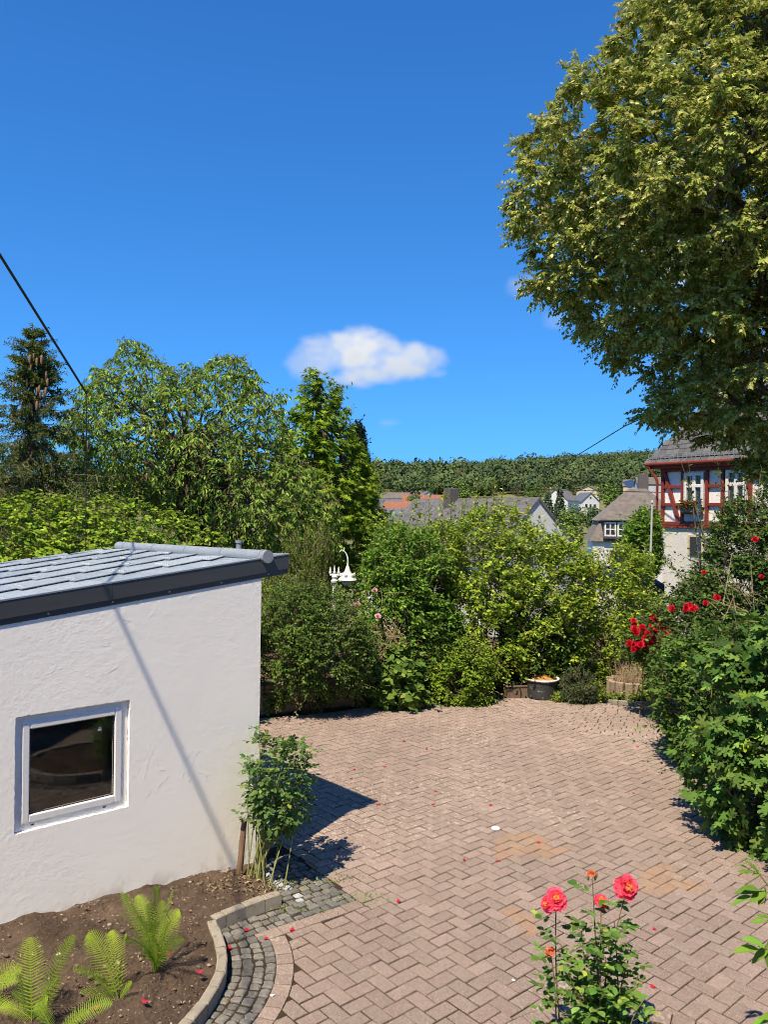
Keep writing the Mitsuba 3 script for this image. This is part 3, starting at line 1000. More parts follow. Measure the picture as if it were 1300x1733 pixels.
def front_wall():
    n = [(-4, 0), ]
    outer = Polygon([(-4, -.1), (0, -.1), (0, rooftop(0) - .13), (-4, rooftop(-4) - .13)])
    hole = Polygon([(a0, z0), (a1, z0), (a1, z1), (a0, z1)])
    # plaster edge a little uneven
    e = np.array(hole.exterior.segmentize(.02).coords)[:-1]
    e = e + rng.normal(size=e.shape) * .0013
    m = trimesh.creation.extrude_polygon(outer.difference(Polygon(e)), .2, engine='earcut')
    v = np.array(m.vertices)
    return np.array([WB[0], WB[1], 0]) + v[:, :1] * WD + v[:, 1:2] * WU + (v[:, 2:] - .2) * WN, np.array(m.faces)


put(f'{shed}|front_wall', front_wall(), 'stucco_mat')
v, f = slab(Polygon([(0, 0), (0, 1), (1, 1), (1, 0)]), 0, 1)


def sidewall(a, b, i0, i1):
    zt = lambda s: rooftop(s) - .13
    V = [(x, y, z) for x in (a, b) for y in (i0, i1) for z in (0, 1)]
    V = np.array([(x, y, (-.1 if z == 0 else zt(x))) for x, y, z in V])
    h = trimesh.convex.convex_hull(V)
    return np.array(h.vertices) @ WM.T + [WB[0], WB[1], 0], np.array(h.faces)


put(f'{shed}|side_wall', sidewall(-.2, 0.0, .2, 2.75), 'stucco_mat')
put(f'{shed}|side_wall', sidewall(-4.0, -3.8, .2, 2.75), 'stucco_mat')
put(f'{shed}|back_wall', sidewall(-3.8, -.2, 2.55, 2.75), 'stucco_mat')
put(f'{shed}|floor', wbox(-3.8, -.2, .2, 2.55, -.02, .02), 'room_floor')
# window
win = new_key(f'{shed}__window')
E_ = .028
fo = .052
put(win, cat([wbox(a0 + .002, a0 + fo, E_, E_ + .06, z0 + .002, z1 - .002, .003), wbox(a1 - fo, a1 - .002, E_, E_ + .06, z0 + .002, z1 - .002, .003),
              wbox(a0 + fo, a1 - fo, E_, E_ + .06, z0 + .002, z0 + fo, .003), wbox(a0 + fo, a1 - fo, E_, E_ + .06, z1 - fo, z1 - .002, .003)]), 'pvc_white')
s0, s1, t0, t1 = a0 + fo - .004, a1 - fo + .004, z0 + fo - .004, z1 - fo + .004
sw = .047
put(f'{win}_sash'.replace('window_sash', 'window__sash'), cat([wbox(s0, s0 + sw, E_ - .012, E_ + .04, t0, t1, .006), wbox(s1 - sw, s1, E_ - .012, E_ + .04, t0, t1, .006),
                                                             wbox(s0 + sw, s1 - sw, E_ - .012, E_ + .04, t0, t0 + sw, .006), wbox(s0 + sw, s1 - sw, E_ - .012, E_ + .04, t1 - sw, t1, .006)]), 'pvc_white')
g0, g1, h0, h1 = s0 + sw, s1 - sw, t0 + sw, t1 - sw
pv = np.array([W(g0 - .004, h0 - .004, -E_ - .012), W(g1 + .004, h0 - .004, -E_ - .012), W(g1 + .004, h1 + .004, -E_ - .012), W(g0 - .004, h1 + .004, -E_ - .012)])
put(f'{win}__pane', (pv, np.array([[0, 1, 2], [0, 2, 3]])), 'pane_glass')
put(f'{win}__gasket', cat([wbox(g0, g0 + .006, E_ + .002, E_ + .011, h0, h1), wbox(g1 - .006, g1, E_ + .002, E_ + .011, h0, h1), wbox(g0, g1, E_ + .002, E_ + .011, h0, h0 + .006), wbox(g0, g1, E_ + .002, E_ + .011, h1 - .006, h1)]), 'rubber_black')
put(f'{win}__drain_slot', cat([wbox(x, x + .022, E_ - .003, E_ + .01, z0 + .022, z0 + .030, .002) for x in (a0 + .11, a1 - .17)]), 'rubber_black')
put(f'{win}__sticker', wbox(-1.268, -1.246, E_ + .0085, E_ + .0105, 1.313, 1.338), 'paint_white')
# roof: deck, fascia, tiles, ridge roll
RS0, RS1 = -.03, 2.82


def rquad(a_, b_, i0_, i1_, dz0, dz1, th):
    """A sheet on the roof slope between a_..b_ and i0_..i1_, dz0 above the slope at its near edge and dz1 at its far edge."""
    V = []
    for x in (a_, b_):
        for y, dz in ((i0_, dz0), (i1_, dz1)):
            for t in (0, -th):
                V.append((x, y, rooftop(x) - .022 + dz - .012 * y + t))
    h = trimesh.convex.convex_hull(np.array(V))
    return np.array(h.vertices) @ WM.T + [WB[0], WB[1], 0], np.array(h.faces)


put(f'{shed}|roof_deck', rquad(-4.1, .235, .0, 2.8, -.012, -.012, .08), 'fascia_mat')


def plate(a_, b_, off0, off1, dt, db):
    V = [(x, y, rooftop(x) + d) for x in (a_, b_) for y in (-off0, -off1) for d in (dt, db)]
    h = trimesh.convex.convex_hull(np.array(V))
    return np.array(h.vertices) @ WM.T + [WB[0], WB[1], 0], np.array(h.faces)


for x0, x1 in ((-4.1, -2.62), (-2.62, -1.20), (-1.20, .25)):
    put(f'{shed}|fascia_board', plate(x0 + .001, x1 - .001, .0135 + (.001 if x0 == -2.62 else 0), .002, -.004, -.118), 'fascia_mat')
put(f'{shed}|lower_fascia', plate(-4.1, .24, .0055, -.004, -.112, -.158), 'fascia_mat')
put(f'{shed}|edge_trim', plate(-4.1, .25, .018, -.012, .004, -.006), 'tile_metal', uv=None)
put(f'{shed}|end_fascia', np.array(0) if False else rquad(.236, .25, -.005, 2.82, .0, .0, .13), 'fascia_mat')
for x in (-3.4, -2.7, -2.15, -1.62, -1.195, -.78, -.36, .06):
    v, f = bx((0, 0, 0), (.012, .006, .012), .002)
    put(f'{shed}|screw', (v @ WM.T + W(x, rooftop(x) - .135, .007), f), 'screw')
rng = np.random.default_rng(9)
pw, pr = .36, .47
for r in range(7):
    for c in range(13):
        xa = -4.06 + c * pw - (.11 * (r % 3))
        xb = min(xa + pw - .002, -.02)
        if xb - xa < .06:
            continue
        near0 = .014 + r * pr
        fa = min(near0 + pr + .05, 2.80)
        V = []
        jog = .0 if r == 0 else 1.0
        for x, ne in ((xa, near0 - .055 * jog), (xb, near0 + .045 * jog)):
            for y, dz in ((ne, .019 if r else .010), (fa, .004)):
                for t in (0, -.006):
                    V.append((x, y, rooftop(x) - .022 + dz - .012 * y + t + .002 * (c % 2)))
        h = trimesh.convex.convex_hull(np.array(V))
        ms = [(np.array(h.vertices), np.array(h.faces))]
        for b in range(7):                              # pressed knobs along one end of the tile
            yb_ = near0 + .07 + b * .042
            if yb_ < fa - .05:
                zz = rooftop(xa + .06) - .022 + (.019 if r else .010) - .014 * (yb_ - near0) / (fa - near0) - .012 * yb_
                ms.append(bx((xa + .06 + .004 * b, yb_, zz), (.034, .026, .016), .007))
        vv, ff = cat(ms)
        put(f'{shed}|roof_tile', (vv @ WM.T + [WB[0], WB[1], 0], ff), 'tile_metal', uv=np.full((len(vv), 2), rng.random()))
put(f'{shed}|roof_strip', rquad(.075, .236, .004, 2.8, .006, .006, .012), 'tile_metal')
put(f'{shed}|strip_upstand', rquad(.205, .2355, .004, 2.8, .022, .022, .02), 'tile_metal')
ry = np.linspace(-.05, 2.74, 10)
rv = np.array([W(.028, rooftop(.028) + .006 - .012 * y, -y) for y in ry])
put(f'{shed}|ridge_roll', tube(rv, .050, 24), 'zinc', smooth=40)
for y in (.02, .62, 1.25, 1.9, 2.55):
    put(f'{shed}|ridge_clip', tube([W(.028, rooftop(.028) + .006 - .012 * y, -y - .012), W(.028, rooftop(.028) + .006 - .012 * y, -y + .012)], .0545, 24), 'zinc', smooth=40)
put(f'{shed}|vent_pipe', cat([tube([W(.13, rooftop(.13) - .05, -.55), W(.13, rooftop(.13) + .085, -.55)], .022, 14), tube([W(.13, rooftop(.13) + .08, -.55), W(.13, rooftop(.13) + .10, -.55)], .03, 14)]), 'zinc', smooth=40)
put('wall_cable', tube([W(.03, 2.28, -.4), W(.05, 2.0, -.38), W(.04, 1.5, -.36), W(.055, 1.0, -.38), W(.03, .3, -.36)], .006, 6), 'cable_white', smooth=True)
labels['wall_cable'] = {'label': 'thin pale cable hanging down beside the right corner of the white shed', 'category': 'cable'}

# ------------------------------------------------------------------ the house the picture is taken from, behind the camera
def own_house():
    key = thing('viewpoint_house', 'pale rendered house with an open upper window behind the viewpoint, outside the picture', 'house')
    y0 = -.45
    wall = sbox(-3.2, -.2, 11.0, 5.3).difference(sbox(-.8, 1.75, .8, 3.5)).difference(sbox(3.0, .9, 4.2, 2.3)).difference(sbox(6.4, .9, 7.6, 2.3))
    m = trimesh.creation.extrude_polygon(wall, .3, engine='earcut')
    v = np.array(m.vertices)
    put(f'{key}|wall', (np.c_[v[:, 0], y0 - v[:, 2], v[:, 1]], np.array(m.faces)[:, ::-1]), 'wall_white')
    for c_, s_ in (((-3.05, -4.9, 2.55), (.3, 8.3, 5.5)), ((10.85, -4.9, 2.55), (.3, 8.3, 5.5)), ((3.9, -8.9, 2.55), (13.6, .3, 5.5)), ((3.9, -4.7, 1.6), (13.4, 8.0, .25))):
        put(f'{key}|wall', bx(c_, s_), 'wall_grey')
    V = np.array([(-3.5, .05, 5.2), (11.3, .05, 5.2), (11.3, -4.8, 8.8), (-3.5, -4.8, 8.8), (-3.5, -9.6, 5.2), (11.3, -9.6, 5.2)])
    put(f'{key}|roof', (np.vstack([V, V - [0, 0, .2]]), np.array([[0, 1, 2], [0, 2, 3], [3, 2, 5], [3, 5, 4], [6, 8, 7], [6, 9, 8], [9, 11, 8], [9, 10, 11], [0, 6, 7], [0, 7, 1]])), 'chimney_dark')
    for x0, x1 in ((3.0, 4.2), (6.4, 7.6)):
        w_ = new_key(f'{key}__window')
        put(w_, cat([bx((x0 + .04, y0 - .12, 1.6), (.08, .07, 1.4)), bx((x1 - .04, y0 - .12, 1.6), (.08, .07, 1.4)), bx(((x0 + x1) / 2, y0 - .12, .94), (x1 - x0 - .16, .07, .08)), bx(((x0 + x1) / 2, y0 - .12, 2.26), (x1 - x0 - .16, .07, .08))]), 'pvc_white')
        put(f'{w_}__pane', bx(((x0 + x1) / 2, y0 - .13, 1.6), (x1 - x0 - .16, .02, 1.24)), 'window_dark')


own_house()

# ------------------------------------------------------------------ overhead cables
c1, cm = at(146, 666, 9.4), at(0, 433, 6.75)
cd = unit(c1 - cm)
c0 = c1 - cd * 24
put('overhead_cable', tube([c0 + (c1 - c0) * t for t in np.linspace(0, 1, 12)], .0125, 8), 'cable_black', smooth=True)
put('cable_pole', tube([c1 + [0, 0, .05], [c1[0] + .02, c1[1], 1.0], [c1[0] + .03, c1[1], -.3]], [.006, .007, .008], 8), 'cable_black', smooth=True)
labels['cable_pole'] = {'label': 'thin grey pole in the walnut crown that holds the end of the black cable', 'category': 'pole'}
labels['overhead_cable'] = {'label': 'thick black overhead cable slanting down from the upper left towards the walnut tree', 'category': 'cable'}


def wire(name, label, pts, r):
    put(name, tube(pts, r, 5), 'cable_black', smooth=True)
    labels[name] = {'label': label, 'category': 'wire'}


wp = [at(1240, 640, 24), at(1058, 721, 30), at(985, 766, 36), at(920, 800, 42), at(869, 822, 48), at(820, 838, 54)]
wire('sloping_wire', 'thin black wire sloping down from the linden across the wooded hill', wp, .022)
wire('level_wire', 'thin black wire running level in front of the mansard roofed house', [at(740, 822, 52), at(858, 827, 50), at(980, 830, 46), at(1109, 833, 40), at(1125, 833.5, 39)], .02)

# ------------------------------------------------------------------ village houses


def hquad(key, pts, th, m, part, uvs=None, label=None):
    """A roof sheet of thickness th through four corner points (eave left, eave right, ridge right, ridge left)."""
    p = np.asarray(pts, float)
    n = unit(np.cross(p[1] - p[0], p[3] - p[0]))
    V = np.vstack([p, p - n * th])
    F = np.array([[0, 1, 2], [0, 2, 3], [4, 6, 5], [4, 7, 6], [0, 4, 5], [0, 5, 1], [1, 5, 6], [1, 6, 2], [2, 6, 7], [2, 7, 3], [3, 7, 4], [3, 4, 0]])
    e, s = unit(p[1] - p[0]), unit(p[3] - p[0] - ((p[3] - p[0]) @ unit(p[1] - p[0])) * unit(p[1] - p[0]))
    uv = np.c_[(V - p[0]) @ e, (V - p[0]) @ s]
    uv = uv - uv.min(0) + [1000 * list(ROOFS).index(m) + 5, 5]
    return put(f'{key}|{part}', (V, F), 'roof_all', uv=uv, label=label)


def house(name, label, c, rot, w, l, eave, ridge, wall, roof, base=None, over=.35, wins=(), chim=None, hip=0.0, group=None, verge=None):
    """A gabled house: ridge along its own y axis, gable in front at -y. c: ground centre."""
    key = thing(name, label, 'house', group)
    cs, sn = math.cos(rot), math.sin(rot)
    R = np.array([[cs, -sn, 0], [sn, cs, 0], [0, 0, 1.0]])
    c = np.array(c, float)
    z0 = base if base is not None else -1.5
    to = lambda p: np.asarray(p, float) @ R.T + c
    hw, hl = w / 2, l / 2
    prof = [(-hw, z0), (hw, z0), (hw, eave), (0, ridge), (-hw, eave)]
    V = np.array([(x, y, z) for y in (-hl, hl) for x, z in prof])
    F = [[0, 1, 2], [0, 2, 4], [2, 3, 4], [5, 7, 6], [5, 9, 7], [7, 9, 8]]
    for a in range(5):
        b = (a + 1) % 5
        F += [[a, a + 5, b + 5], [a, b + 5, b]]
    put(f'{key}|wall', (to(V), np.array(F)), wall)
    sl = (ridge - eave) / hw
    oz = over * sl
    up = .12
    for s in (-1, 1):
        vg = over if verge is None else verge
        e0, e1 = (s * (hw + over), -hl - vg, eave - oz + up), (s * (hw + over), hl + vg, eave - oz + up)
        r0, r1 = (0, -hl - vg + hip, ridge + up), (0, hl + vg - hip, ridge + up)
        pts = [e1, e0, r0, r1] if s < 0 else [e0, e1, r1, r0]
        hquad(key, to(pts), .14, roof, 'roof')
    if hip:
        for s in (-1, 1):
            pts = [(-s * -(hw + over), s * (hl + over), eave - oz + up), (s * -(hw + over), s * (hl + over), eave - oz + up), (-.01, s * (hl + over - hip), ridge + up), (.01, s * (hl + over - hip), ridge + up)]
            hquad(key, to(pts), .1, roof, 'roof')
    for face, x, z, ww, wh in wins:
        wk = new_key(f'{key}__window')
        if face == 'front':
            fr_, ce, sz = (x, -hl - .02, z), (x, -hl - .05, z), lambda a, b, d: (a, d, b)
        else:
            s = -1 if face == 'left' else 1
            fr_, ce, sz = (s * (hw + .02), x, z), (s * (hw + .05), x, z), lambda a, b, d: (d, a, b)
        v, f = bx(fr_, sz(ww + .24, wh + .24, .08))
        put(wk, (to(v), f), 'paint_white')
        v, f = bx(ce, sz(ww, wh, .06))
        put(f'{wk}__pane', (to(v), f), 'window_dark')
    if chim:
        for x, y, sx, h in ([chim] if not isinstance(chim, list) else chim):
            v, f = bx((x, y, ridge + h / 2 - .6 - abs(x) * sl), (sx, sx, h + 1.2), .03)
            put(f'{key}|chimney', (to(v), f), 'chimney_dark')
    return key


def hpos(px, py, Y, z=None):
    p = at(px, py, Y)
    return [p[0], p[1], z if z is not None else p[2]]


# big slate roof with the white gable
ap_ = at(919, 842, 42)
rd = np.array([-.52, .854, 0])
hc = ap_ + rd * 6.3
house('gable_house', 'white gabled house with a long dark slate roof half hidden by the yellow-green shrubs', [hc[0], hc[1], 0], math.atan2(.854, -.52) - math.pi / 2, 7.0, 12.0, 0.35, ap_[2] - .1, 'wall_white', 'roof_slate', base=-5.0, over=.28, verge=.07,
      wins=(('front', -.9, .55, .9, 1.0), ('front', 1.0, .55, .9, 1.0), ('left', -3, -1.4, 1.0, 1.2), ('left', 1, -1.4, 1.0, 1.2)), chim=(-.3, 1.5, .7, 1.0))


# house with a mansard roof and dormer
def mansard():
    key = thing('mansard_house', 'pale house under a broad grey-brown mansard roof with a white dormer', 'house')
    c = at(1078, 866, 62)
    rot = math.radians(-12)
    R = np.array([[math.cos(rot), -math.sin(rot), 0], [math.sin(rot), math.cos(rot), 0], [0, 0, 1.0]])
    o = np.array([c[0], c[1], EYE])
    to = lambda p: np.asarray(p, float) @ R.T + o
    hx, hy = 3.75, 4.6
    ze, zm, zr = -1.95, -.45, 2.05          # eave, break, ridge, from eye height
    rx = 1.0
    i1 = .75
    v, f = bx((0, 0, (ze - 6) / 2), (2 * hx - .5, 2 * hy - .5, 6 + ze), .0)
    v[:, 2] += 0
    v, f = bx((0, 0, ze - 2.9), (2 * hx - .5, 2 * hy - .5, 6.0))
    put(f'{key}|wall', (to(v), f), 'wall_white')
    E0 = [(-hx, -hy, ze), (hx, -hy, ze), (hx, hy, ze), (-hx, hy, ze)]
    M0 = [(-hx + i1, -hy + i1, zm), (hx - i1, -hy + i1, zm), (hx - i1, hy - i1, zm), (-hx + i1, hy - i1, zm)]
    M1 = [(-hx + i1 - .25, -hy + i1 - .25, zm + .02), (hx - i1 + .25, -hy + i1 - .25, zm + .02), (hx - i1 + .25, hy - i1 + .25, zm + .02), (-hx + i1 - .25, hy - i1 + .25, zm + .02)]
    Rr = [(-.6, -rx, zr), (.6, -rx, zr), (.6, rx, zr), (-.6, rx, zr)]
    for lo, hi in ((E0, M0), (M1, Rr)):
        for a in range(4):
            b = (a + 1) % 4
            hquad(key, to([lo[a], lo[b], hi[b], hi[a]]), .12, 'roof_brown', 'roof')
    hquad(key, to([Rr[0], Rr[1], Rr[2], Rr[3]]), .1, 'roof_brown', 'roof')
    dm = new_key(f'{key}__dormer')
    x0 = -1.85
    v, f = bx((x0, -hy + .55, ze + .86), (1.9, 1.5, 1.3), .02)
    put(dm, (to(v), f), 'chimney_dark')
    v, f = bx((x0, -hy + .5, ze + 1.56), (2.2, 1.9, .09), .02)
    put(f'{dm}__dormer_roof', (to(v), f), 'chimney_dark')
    for k, xx in enumerate((x0 - .45, x0 + .45)):
        v, f = bx((xx, -hy - .215, ze + .9), (.82, .08, 1.05), .01)
        put(new_key(f'{dm}__window_frame'), (to(v), f), 'paint_white')
        for ix in (-1, 1):
            for iz in (-1, 1):
                v, f = bx((xx + ix * .17, -hy - .25, ze + .9 + iz * .22), (.26, .03, .36))
                put(new_key(f'{dm}__window_pane'), (to(v), f), 'window_dark')
    v, f = bx((.5, .4, zr + .45), (.75, .75, 1.5), .03)
    put(f'{key}|chimney', (to(v), f), 'chimney_dark')
    v, f = bx((-1.8, -hy + .21, -3.2), (1.0, .08, 1.2))
    put(new_key(f'{key}__window'), (to(v), f), 'window_dark')


mansard()


def far_house(label, px, ytop, Y, w, l, rise, wall_h, rot, wall, roof, wins=(), **k):
    p = at(px, ytop, Y)
    ridge = wall_h + rise
    return house('village_house', label, [p[0], p[1], p[2] - ridge], math.radians(rot), w, l, wall_h, ridge, wall, roof, wins=wins, base=-8, **k)


far_house('small white gabled house with a black roof and balcony windows in the village', 991, 834, 273, 6.6, 8, 3.0, 3.4, 12, 'wall_white', 'roof_blue', (('front', -1.5, 1.9, .9, 1.1), ('front', 0, 1.9, .7, 1.1), ('front', 1.6, 1.9, .9, 1.1), ('front', 0, 4.6, .7, .7)))
far_house('cream yellow gabled house just above the small white house', 999, 823, 335, 9.5, 9, 2.2, 4.6, -24, 'wall_cream', 'roof_brown', (('front', -1.2, 4.9, .8, .6), ('front', .9, 3.3, 1.7, .6), ('front', 2.2, .7, 1.6, 1.2)), chim=(-3.4, 1, 1.2, .9))
far_house('house with a pale grey sheet roof at the foot of the wood', 876, 814, 399, 8, 12, 2.4, 2.6, 62, 'wall_grey', 'roof_metal', (('left', 0, 1.2, 1.2, 1.0),))
far_house('low dark roofed house under the wood, left of the cream house', 932, 816, 390, 7, 15, 2.0, 2.6, 84, 'wall_cream', 'roof_grey', (('front', 0, 1.4, 1.1, 1.0),))
far_house('white gabled house mostly hidden by conifers above the big slate roof', 950, 828, 234, 7.5, 8, 3.2, 3.0, -35, 'wall_white', 'roof_grey', (('front', 0, 1.4, 1.0, 1.1),))
far_house('house with brown roof and blue solar panels near the wood on the right', 1078, 812, 292, 8, 9, 2.4, 2.6, 70, 'wall_cream', 'roof_brown')
far_house('brown roofed house right behind the mansard house chimney', 1103, 808, 249, 8, 9, 2.2, 3.0, 80, 'wall_grey', 'roof_brown')
far_house('white gabled house with brown roof, highest of the houses on the left', 671, 834, 292, 6, 12, 2.0, 3.0, 55, 'wall_white', 'roof_brown', (('front', 0, 1.3, 1.0, 1.0),))
far_house('house with a dark blue-grey roof at the left end of the village', 655, 845, 230, 8, 8.5, 2.2, 3.0, 88, 'wall_white', 'roof_blue', (('left', -2, 1.6, 1, 1.1), ('left', 1.5, 1.6, 1, 1.1)))
far_house('house with a sunny orange-red roof left of the big slate roof', 679, 849, 195, 7, 8, 2.3, 3.0, 62, 'wall_white', 'roof_red', (('left', 0, 1.6, 1, 1.0),))
far_house('long house with an orange-red ridge behind the big slate roof', 726, 838, 218, 8, 14, 2.4, 3.0, 88, 'wall_white', 'roof_red')
far_house('pale blue sided house below the orange-red roofs', 668, 862, 159, 6, 10, 2.0, 2.8, 40, 'wall_pale_blue', 'roof_blue')
far_house('tiny grey gabled house alone at the edge of the wood', 697, 826, 370, 5, 6, 2.4, 2.2, 30, 'wall_grey', 'roof_grey')
far_house('small house with grey-blue gable under the wood', 722, 832, 331, 6, 9, 1.8, 2.6, 10, 'wall_pale_blue', 'roof_blue')
sp = at(1068, 819, 284)
v, f = bx((0, 0, 0), (4.4, 4.2, .06), M=np.array([[.94, -.34, 0], [.27, .74, -.62], [.21, .58, .78]]))
put('solar_panel', (v + sp, f), 'solar_blue')
labels['solar_panel'] = {'label': 'blue solar panel on a brown roof near the wood', 'category': 'solar panel'}


# ------------------------------------------------------------------ half-timbered house
def timber_house():
    key = thing('timbered_house', 'half-timbered house with red beams, white panels and steep slate roof', 'house')
    a = at(1118, 866, 30)
    b = at(1262, 866, 27)
    d = unit((b - a) * [1, 1, 0])
    n = np.array([d[1], -d[0], 0])                    # outwards, to the camera
    o = np.array([a[0], a[1], EYE])
    M = np.stack([d, -n, [0, 0, 1.0]], 1)
    pm = np.linalg.norm((b - a)[:2]) / 144.0           # metres along the wall per pixel
    zz = lambda y: (871 - y) * 29.3 / FPX
    to = lambda v: np.asarray(v, float) @ M.T + o
    L = 8.0
    zt, zs, zb = zz(793), zz(889), -5.0

    def wb(x0, x1, i0, i1, z0, z1, m, part, bev=.006):
        v, f = bx(((x0 + x1) / 2, (i0 + i1) / 2, (z0 + z1) / 2), (x1 - x0, i1 - i0, z1 - z0), bev)
        return put(f'{key}|{part}', (to(v), f), m)

    wb(.05, L, .1, 7, zb, zs - .06, 'render_white', 'lower_wall', .02)
    wb(.0, L, .12, 7, zs - .06, zt + .05, 'panel_white', 'panel_wall', 0)
    bw = .115
    X = lambda px: (px - 1118) * pm
    posts = [.0, X(1154), X(1196), X(1222), X(1229 + 36), X(1300), X(1345)]
    zl, zh = zz(887), zz(796)
    z1a, z2a = zz(822), zz(852)                        # the two rails
    z_sill = zz(882.5)
    for x in posts:
        wb(x, x + bw, .02, .16, z_sill + .0, zh, 'timber_red', 'post')
    wb(-.02, L, .012, .15, zh, zt + .12, 'timber_red', 'top_beam')
    wb(-.02, L, .010, .15, z_sill - .10, z_sill + .03, 'timber_red', 'sill_beam')
    wb(-.02, L, .008, .15, zs - .06, zs + .02, 'timber_red', 'floor_beam')
    for x in np.linspace(.7, 7.4, 10):
        wb(x, x + .09, .03, .15, zs + .02, z_sill - .10, 'timber_red', 'joist_end')
    for x0, x1 in ((posts[0] + bw, posts[1]), (posts[2] + bw, posts[3]), (posts[3] + bw, posts[4]), (posts[5] + bw, posts[6])):
        for z in (z1a, z2a):
            wb(x0, x1, .025, .15, z - .055, z + .055, 'timber_red', 'rail')
    # brace from upper left to lower right
    for x0, x1 in ((posts[0] + bw + .02, posts[1] - .1), (posts[5] + bw + .6, posts[5] + bw + .1)):
        p0, p1 = np.array([x0, zh]), np.array([x1, z_sill + .06])
        dd = unit(p1 - p0)
        nn = np.array([-dd[1], dd[0]]) * .06
        pol = [p0 + nn, p0 - nn, p1 - nn, p1 + nn]
        V = np.array([(x, i, min(max(z, z_sill + .06), zh)) for i in (.016, .15) for x, z in pol])
        h = trimesh.convex.convex_hull(V)
        put(f'{key}|brace', (to(h.vertices), np.array(h.faces)), 'timber_red')
    # windows
    for x0, x1, yt, yb in ((X(1160), X(1194), 799, 857), (X(1230), X(1262), 797, 858)):
        wk = new_key(f'{key}__window')
        zt_, zb_ = zz(yt), zz(yb)
        fw = .11
        xm = (x0 + x1) / 2
        zm = zb_ + (zt_ - zb_) * .62
        parts = [bx((x0 + fw / 2, .06, (zt_ + zb_) / 2), (fw, .12, zt_ - zb_), .01), bx((x1 - fw / 2, .06, (zt_ + zb_) / 2), (fw, .12, zt_ - zb_), .01),
                 bx((xm, .06, zt_ - fw / 2), (x1 - x0 - 2 * fw, .12, fw), .01), bx((xm, .06, zb_ + fw / 2), (x1 - x0 - 2 * fw, .12, fw), .01),
                 bx((xm, .065, zm), (x1 - x0 - 2 * fw, .11, .12), .01), bx((xm, .066, (zt_ + zb_) / 2), (.13, .105, zt_ - zb_ - 2 * fw), .01)]
        v, f = cat(parts)
        put(wk, (to(v), f), 'paint_white')
        for sx0, sx1 in ((x0 + fw, xm - .065), (xm + .065, x1 - fw)):
            for sz0, sz1 in ((zb_ + fw, zm - .06), (zm + .06, zt_ - fw)):
                v, f = bx(((sx0 + sx1) / 2, .1, (sz0 + sz1) / 2), (sx1 - sx0, .02, sz1 - sz0))
                put(new_key(f'{wk}__pane'), (to(v), f), 'window_dark')
    # lower window
    x0, x1 = X(1166), X(1192)
    wk = new_key(f'{key}__window')
    v, f = bx(((x0 + x1) / 2, .095, zz(920)), (x1 - x0, .05, zz(903) - zz(938)), .01)
    put(wk, (to(v), f), 'wall_cream')
    v, f = bx(((x0 + x1) / 2, .06, zz(921)), (x1 - x0 - .24, .04, zz(906) - zz(936)))
    put(f'{wk}__pane', (to(v), f), 'window_dark')
    # panel under the flower box
    x0, x1 = X(1156), X(1195)
    wb(x0, x1, -.02, .02, zz(868), zz(862), 'timber_red', 'box_board')
    wb(X(1160), X(1194), .04, .12, z_sill + .06, zz(867), 'wall_pale_blue', 'apron_panel')
    # eaves, gutter, downpipe
    wb(-.4, L + .3, -.2, .12, zt + .06, zt + .2, 'timber_red', 'eaves_board')
    v, f = tube([(-.5, -.26, zt + .22), (L + .4, -.26, zt + .22)], .07, 10)
    put(f'{key}|gutter', (to(v), f), 'timber_red', smooth=40)
    v, f = tube([(-.34, -.26, zt + .18), (-.31, -.22, zt + .0), (-.12, -.10, zt - .3), (-.10, -.06, zt - .45), (-.10, -.06, zs - .15)], .055, 8)
    put(f'{key}|downpipe', (to(v), f), 'timber_red', smooth=40)
    v, f = tube([(-.10, -.06, zs - .15), (-.10, -.06, zb)], .05, 8)
    put(f'{key}|downpipe', (to(v), f), 'paint_white', smooth=40)
    # roof: front slope with a hipped left end, laid in courses of slate
    ze, zr = zt + .24, zt + 5.6
    e0, e1 = np.array([-.55, -.28, ze]), np.array([L + .5, -.28, ze])
    r0, r1 = np.array([2.6, 3.6, zr]), np.array([L + .5, 3.6, zr])
    hquad(key, to([e0, e1, r1, r0]), .1, 'roof_slate', 'roof')
    b0 = np.array([-.55, 7.6, ze])
    hquad(key, to([b0, e0, r0, r0 + [0.01, .01, 0]]), .1, 'roof_slate', 'roof')
    b1 = np.array([L + .5, 7.6, ze])
    hquad(key, to([b1, b0, r0 + [.01, .01, 0], r1 + [0, .01, 0]]), .1, 'roof_slate', 'roof')
    nrow = 30
    sl = np.array([0, 3.88, zr - ze]); ln = np.linalg.norm(sl); su = sl / ln
    nrm_ = np.array([0, -su[2], su[1]])
    rg = np.random.default_rng(4)
    allm, alluv = [], []
    for r in range(nrow):
        t0_ = r / nrow
        xl = e0[0] + (r0[0] - e0[0]) * t0_
        x = xl + (.13 if r % 2 else 0)
        while x < L + .4:
            w_ = rg.uniform(.24, .3)
            p = np.array([0, -.28, ze]) + sl * t0_
            q0 = np.array([x + .006, p[1], p[2]]); q1 = q0 + [w_ - .012, 0, 0]
            hh = ln / nrow * 1.25
            lift0, lift1 = .028 + rg.random() * .008, .006
            V = np.array([q0 + nrm_ * lift0, q1 + nrm_ * lift0, q1 + su * hh + nrm_ * lift1, q0 + su * hh + nrm_ * lift1, q0 + nrm_ * (lift0 - .014), q1 + nrm_ * (lift0 - .014)])
            F = np.array([[0, 1, 2], [0, 2, 3], [0, 4, 5], [0, 5, 1]])
            pxy = pix(to((V[:1]))[0])
            allm.append((to(V), F, rg.random(), pxy))
            x += w_
    vis = [m for m in allm if m[3][0] < 1315 and m[3][1] > 690]
    vis.sort(key=lambda m: -m[3][1])
    show = vis[:290]
    ids = {id(m) for m in show}
    for V, F, u_, _ in show:
        put(f'{key}|roof_slate', (V, F), 'slate_piece', uv=np.full((len(V), 2), u_))
